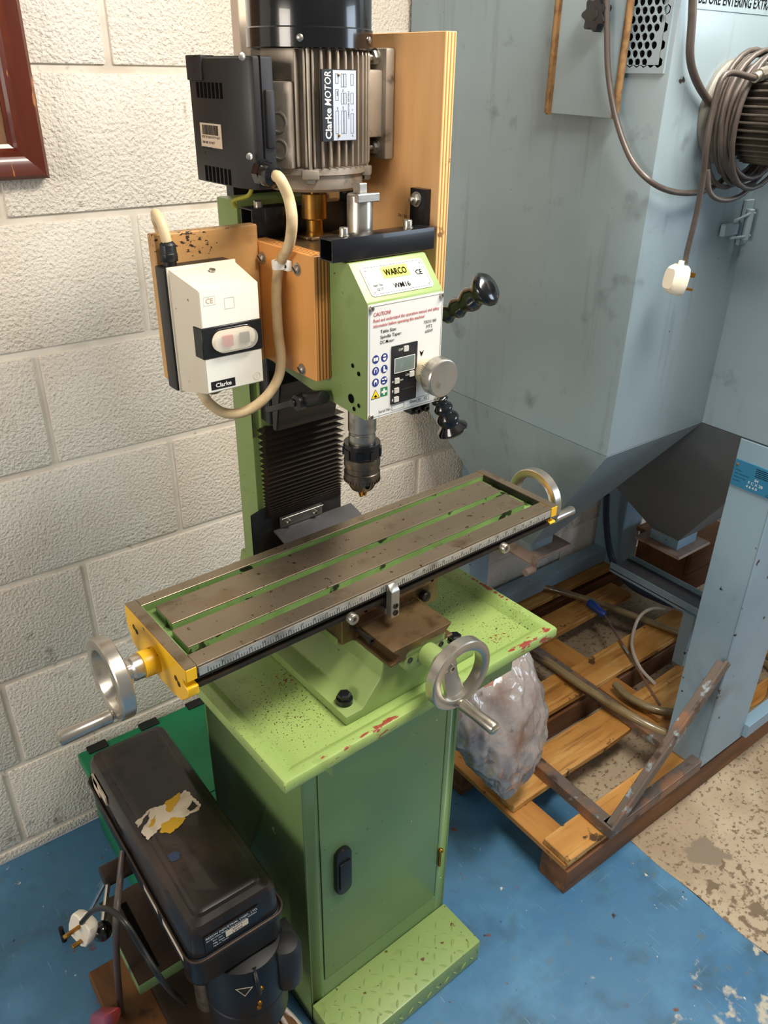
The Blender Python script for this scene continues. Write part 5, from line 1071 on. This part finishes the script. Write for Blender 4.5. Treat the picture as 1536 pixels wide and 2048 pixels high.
# cables
R_c = .0068
pth = [(gp_.x+.001, -.592, gp_.z-.001), at(560, 358, True, y=-.608), at(577, 395, True, y=-.612), at(584, 440, True, x=.142), at(578, 490, True, x=.1455), (.1475, cp_.y+.001, cp_.z), at(553, 585, True, x=.1475), at(556, 660, True, x=.147), at(562, 715, True, x=.1455), at(556, 757, True, x=.138), at(530, 796, True, y=-.575), at(490, 823, True, y=-.57), at(450, 826, True, y=-.565), at(418, 806, True, y=-.56), at(402, 780, True, y=-.555)]
Tc = Thing('motor_cable', 'grubby cream cable looping from the motor box down under the switch box', 'cable', (.10, -.57, 1.215), True)
Tc.part('cord', MB().tube(spline(pth, 7), R_c, 12), 'cable_cream')
Tc = Thing('supply_cable', 'cream supply cable curving out of the switch box top gland', 'cable', (.024, -.5245, 1.42), True)
Tc.part('cord', MB().tube(spline([(.024, -.5245, 1.415), (.0225, -.524, 1.434), (.0215, -.518, 1.449), (.023, -.504, 1.456), (.030, -.488, 1.446), (.036, -.483, 1.42), (.04, -.483, 1.30)], 7), .0062, 12), 'cable_cream')
Tc = Thing('short_cable', 'short grey-green cable bend behind the cream cable under the switch box', 'cable', (.06, -.53, 1.235), True)
Tc.part('cord', MB().tube(spline([(.052, -.526, 1.246), (.058, -.524, 1.232), (.075, -.515, 1.224), (.105, -.49, 1.222), (.15, -.462, 1.222), (.172, -.448, 1.222)], 6), .0045, 10), 'hose_brown')
# ------------------------------------------------------------------ green crate against the wall
T = Thing('storage_box', 'emerald green plastic box with black lid hinges on the floor by the wall', 'box', (.10, -.17, 0))
GX0, GX1, GY0, GY1, GZ = -.113, .36, -.335, -.022, .245
T.part('box_body', MB().prism([(GX0+.012, GY0+.012), (GX1-.012, GY0+.012), (GX1-.012, GY1-.012), (GX0+.012, GY1-.012)], 'z', 0, GZ-.03), 'crate_green', bevel=.008)
lid = T.part('lid', MB().box(GX0, GX1, GY0, GY1, GZ-.03, GZ), 'crate_green', bevel=.008, seg=3)
T.part('lid_panel', MB().box(GX0+.05, GX1-.03, GY0+.03, GY1-.045, GZ-.002, GZ+.003), 'crate_green', parent=lid, bevel=.003)
for x in (-.068, .055, .175, .30): T.part('lid_hinge', MB().box(x-.023, x+.023, GY1-.022, GY1+.004, GZ-.012, GZ+.003), 'black_plastic', parent=lid, bevel=.003)
# ------------------------------------------------------------------ wooden board under the bench drill
solo('floor_board', MB().box(-.25, .032, -1.0, -.395, 0, .042), 'board_wood', 'dark stained wooden board on the blue floor under the bench drill', 'board', (-.11, -.70, 0), bevel=.003, seg=1)
# ------------------------------------------------------------------ bench drill
T = Thing('bench_drill', 'old bench drill press with black belt cover standing beside the green cabinet', 'drill press', (-.085, -.60, .0425))
T.part('foot_plate', MB().box(-.165, -.005, -.86, -.45, .0425, .066), 'press_brown', bevel=.006)
T.part('foot_edge', MB().prism([(-.155, -.86), (-.03, -.86), (-.045, -.885), (-.14, -.885)], 'z', .0426, .074), 'green_clean', bevel=.004)
T.part('column', MB().cyl((-.085, -.60, .066), (-.085, -.60, .42), .024, n=28), 'zinc')
tbp = MB(); 
tbl = T.part('work_table', tbp.box(-.203, -.035, -.598, -.402, .196, .222), ['green_clean'], bevel=.004)
T.part('table_top', MB().box(-.2015, -.0365, -.5965, -.4035, .2215, .2235), 'press_brown', parent=tbl)
for x in (-.165, -.10): T.part('table_slot', MB().box(x-.006, x+.006, -.585, -.43, .2234, .2242), 'hole_shade_black', parent=tbl)
T.part('table_arm', MB().cyl((-.085, -.60, .17), (-.085, -.60, .235), .036, n=24).box(-.115, -.055, -.60, -.52, .175, .195), 'press_brown', parent=tbl)
T.part('press_head', MB().box(-.135, -.03, -.66, -.38, .30, .405).cyl((-.085, -.43, .21), (-.085, -.43, .30), .024, n=24), 'press_brown', bevel=.01)
# belt cover
LX0, LX1, LY0, LY1, LZ = -.158, -.006, -.776, -.338, .47
def rr_ring(x0, x1, y0, y1, r, z, k=5):
    o = []
    for cx, cy, a0 in ((x1-r, y1-r, 0), (x0+r, y1-r, PI/2), (x0+r, y0+r, PI), (x1-r, y0+r, 1.5*PI)):
        o += [(cx+r*math.cos(a0+PI/2*i/k), cy+r*math.sin(a0+PI/2*i/k), z) for i in range(k+1)]
    return o
def loft(rings):
    n = len(rings[0]); mb = MB()
    return mb.add([v for r in rings for v in r], [(i*n+k, i*n+(k+1) % n, (i+1)*n+(k+1) % n, (i+1)*n+k) for i in range(len(rings)-1) for k in range(n)]+[tuple(range(n)), tuple((len(rings)-1)*n+k for k in range(n))])
def ring(i, z, r): return rr_ring(LX0+i, LX1-i, LY0+i, LY1-i, r, z)
cvr = T.part('belt_cover', loft([ring(.003, .408, .02), ring(0, .412, .02), ring(0, .456, .02), ring(-.003, .460, .02), ring(-.003, .468, .02), ring(.001, .471, .02), ring(.0015, .475, .019)]), 'press_navy', smooth=40)
T.part('cover_lid', loft([ring(.0015, .475, .019), ring(.004, .518, .018), ring(.010, .530, .016), ring(.020, .533, .014), ring(.0225, .5385, .012), ring(.028, .541, .010)]), 'press_black', parent=cvr, smooth=35)
T.part('lid_trim', MB().tube([Vector(v) for v in rr_ring(LX0-.0035, LX1+.0035, LY0-.0035, LY1+.0035, .021, .4725)+[rr_ring(LX0-.0035, LX1+.0035, LY0-.0035, LY1+.0035, .021, .4725)[0]]], .0022, 6), 'press_brown', parent=cvr)
# torn label
def scrap(pts, z, mat, name='label_scrap'):
    q_ = []; rs = random.Random(len(pts))
    for i, p in enumerate(pts):
        n_p = pts[(i+1) % len(pts)]; dx, dy = n_p[0]-p[0], n_p[1]-p[1]; k_ = max(1, int(math.hypot(dx, dy)/.0035))
        for j in range(k_):
            o = rs.uniform(-.0016, .0016) if j else rs.uniform(-.0006, .0006); q_.append((p[0]+dx*j/k_-dy/math.hypot(dx, dy)*o, p[1]+dy*j/k_+dx/math.hypot(dx, dy)*o))
    pts = q_
    return T.part(name, MB().add([(x, y, z) for x, y in pts]+[(x, y, z-.0004) for x, y in pts], [tuple(range(len(pts))), tuple(range(len(pts), 2*len(pts)))[::-1]]+[(i, (i+1) % len(pts), (i+1) % len(pts)+len(pts), i+len(pts)) for i in range(len(pts))]), mat, parent=cvr, smooth=0)
rj = random.Random(2)
def blob(cx, cy, rx, ry, n=22, j=.25): return [(cx+rx*math.cos(2*PI*i/n)*(1+rj.uniform(-j, j)), cy+ry*math.sin(2*PI*i/n)*(1+rj.uniform(-j, j))) for i in range(n)]
q = [at(u, v, z=.5414) for u, v in ((270, 1645), (300, 1618), (330, 1608), (352, 1592), (372, 1580), (402, 1608), (398, 1620), (372, 1632), (350, 1640), (322, 1655), (296, 1680), (285, 1668))]
scrap([(p.x, p.y) for p in q], .5416, 'torn_paper')
for poly in (((330, 1605), (345, 1595), (360, 1585), (358, 1600), (340, 1625), (333, 1622)), ((322, 1650), (345, 1635), (372, 1636), (362, 1650), (340, 1667), (320, 1665)), ((302, 1640), (312, 1630), (306, 1652), (296, 1655))):
    scrap([(at(u, v, z=.5416).x, at(u, v, z=.5416).y) for u, v in poly], .5420, 'torn_yellow')
for poly in (((272, 1660), (300, 1622), (296, 1640), (282, 1662)), ((385, 1600), (396, 1612), (380, 1622), (374, 1618))):
    scrap([(at(u, v, z=.5418).x, at(u, v, z=.5418).y) for u, v in poly], .5421, 'press_black')
scrap([(at(u, v, z=.5416).x, at(u, v, z=.5416).y) for u, v in ((334, 1712), (350, 1703), (362, 1706), (358, 1718), (342, 1724))], .5419, 'hose_blue')
# maker's label on the front end
yf = LY0+.0016
tl = MB().box(LX0+.022, LX1-.040, yf-.0016, yf-.0003, .4800, .5140)
lab = T.part('makers_label', tl, 'black_plastic', parent=cvr)
wt = MB()
def wl(s, x, z, h, w_): text_mb(s, (LX0+x, yf-.0017, z), (1, 0, 0), (0, 0, 1), h, depth=.0002, width=w_, mb=wt, bold=.006)
wl('REXON INDUSTRIAL CORP., LTD.', .0245, .5080, .0046, .084); wl('261 JEN HWA ROAD, TALI TAICHUNG, TAIWAN', .0245, .5025, .0030, .082)
wl('Ser. No.', .0345, .4965, .0032, .016); wl('Mfg. Date', .0345, .4900, .0032, .018); wl('Made in Taiwan', .0345, .4845, .0028, .024)
T.part('label_text', wt, 'ink_white', parent=cvr, smooth=0)
for z0, s_ in ((.4952, '950719'), (.4888, '1995')):
    T.part('number_field', MB().box(LX0+.055, LX0+.092, yf-.0019, yf-.0016, z0, z0+.0056), 'torn_paper', parent=cvr)
    T.part('label_text', text_mb(s_, (LX0+.066, yf-.0019, z0+.0012), (1, 0, 0), (0, 0, 1), .0034, depth=.0002, width=.016), 'ink_black', parent=cvr, smooth=0)
# stickers on the left side
T.part('side_sticker', MB().box(LX0-.0006, LX0+.002, -.64, -.585, .43, .465), 'torn_paper', parent=cvr)
T.part('side_sticker', MB().box(LX0-.0007, LX0-.0005, -.635, -.605, .452, .466), 'ink_green', parent=cvr)
T.part('side_sticker', MB().box(LX0-.0006, LX0+.002, -.735, -.66, .43, .45), 'torn_paper', parent=cvr)
T.part('side_sticker', MB().box(LX0-.0006, LX0+.002, -.44, -.375, .492, .512).box(LX0-.0006, LX0+.002, -.40, -.372, .475, .510), 'torn_paper', parent=cvr)
# drive motor under the front end
mx, my = -.062, -.735
mo = T.part('drive_motor', MB().lathe([(.060, .225), (.066, .232), (.066, .285), (.0675, .287), (.0675, .292), (.066, .294), (.066, .385), (.060, .400), (.03, .407)], (mx, my, 0), (0, 0, 1), 48), 'press_navy', smooth=30)
cpz = MB().lathe([(.018, .30), (.024, .305), (.026, .315), (.026, .385), (.020, .396), (.006, .399)], (mx+.052, my-.045, 0), (0, 0, 1), 28).box(mx+.026, mx+.078, my-.045, my, .305, .388)
T.part('capacitor_cover', cpz, 'charcoal_plastic', parent=mo, bevel=.004, ba=50)
d = Vector((-.45, -.89, 0)); q = Vector((mx, my, .0))+d*.0662; s_ = Vector((0, 0, 1)).cross(d)
T.part('rating_triangle', MB().add([q+s_*-.014+Vector((0, 0, .375)), q+s_*.014+Vector((0, 0, .375)), q+Vector((0, 0, .352))], [(0, 1, 2)]), 'torn_paper', parent=mo, smooth=0)
T.part('rating_triangle', MB().add([q+d*.0003+s_*-.0105+Vector((0, 0, .373)), q+d*.0003+s_*.0105+Vector((0, 0, .373)), q+d*.0003+Vector((0, 0, .3555))], [(0, 1, 2)]), 'press_navy', parent=mo, smooth=0)
for a, zz in ((-1.75, .315), (-1.72, .325), (-1.65, .36)):
    d = Vector((math.cos(a), math.sin(a), 0)); T.part('motor_screw', MB().lathe([(.004, 0), (.0035, .003)], Vector((mx, my, zz))+d*.066, d, 12), 'brass', parent=mo)
# feed capstan on the left
hb = Vector((-.155, -.475, .372))
fh = T.part('feed_hub', MB().cyl((-.135, hb.y, hb.z), (-.198, hb.y, hb.z), .019, n=24), 'press_brown', bevel=.003)
e1 = at(204, 1862, x=-.232); 
for e in (e1, at(180, 1822, x=-.225), Vector((-.20, -.43, .30))):
    T.part('feed_spoke', MB().cyl((-.185, hb.y, hb.z), e, .0042, n=12), 'chrome', parent=fh)
T.part('feed_knob', MB().sphere(e1, .0165, 24), 'black_gloss', parent=fh)
# cord, plug
Tc = Thing('drill_cord', 'black drill power cord with upturned white plug left of the belt cover', 'cable', tuple(at(300, 1880, z=.40)))
pp_ = at(163, 1858, x=-.262)
pth = [pp_+Vector((.002, -.006, .022)), at(186, 1822, x=-.245), at(215, 1818, x=-.235), at(250, 1845, x=-.225), at(285, 1900, x=-.215), at(320, 1955, x=-.205), at(345, 1985, x=-.18), at(370, 2005, x=-.15)]
Tc.part('cord', MB().tube(spline(pth, 7), .0042, 10), 'cable_black')
plug(Tc, pp_, (.28, -.1, .9), (-.9, -.30, .1))
hose('hanging_lead', 'brown grey lead hanging down beside the belt cover to the board', [at(246, 1700, x=-.165), at(240, 1760, x=-.185), at(232, 1850, x=-.215), at(236, 1960, x=-.225), at(246, 2055, x=-.225)], .006, 'cable_grey', 'cable')
hose('braided_lead', 'pale braided lead curving over the board by the cabinet foot', [at(500, 1960, z=.12), at(525, 1985, z=.07), at(560, 2010, z=.048), at(600, 2052, z=.03), at(640, 2110, z=.008)], .0055, 'cable_pale', 'cable')
hose('thin_black_lead', 'thin black lead hanging from the capacitor cover to the board', [at(508, 1935, y=-.79), at(520, 1985, y=-.80), at(540, 2030, z=.05), at(556, 2070, z=.047)], .0035, 'cable_black', 'cable')
hose('clear_lead', 'second pale lead lying beside the braided lead on the board', [at(500, 1978, z=.09), at(530, 2005, z=.055), at(560, 2032, z=.049), at(578, 2062, z=.047)], .005, 'cable_pale', 'cable')
# red handle at the lower left edge of the view
T = Thing('red_handle', 'bright red plastic tool handle poking up at the bottom left edge', 'handle', tuple(at(208, 2120, x=-.262)))
a, b = at(212, 2022, x=-.262), at(208, 2120, x=-.262)
rp = [at(u, v, x=-.262) for u, v in ((196, 2019), (227, 2021), (229, 2040), (218, 2070), (214, 2120), (186, 2120), (188, 2060))]
T.part('grip', MB().prism([(p.y, p.z) for p in rp], 'x', -.277, -.250), 'red_plastic', bevel=.006, seg=3)
T.part('shank', MB().cyl((-.263, (rp[4].y+rp[5].y)/2, .0425), (-.263, (rp[4].y+rp[5].y)/2, rp[4].z+.02), .005, n=10), 'dark_steel')
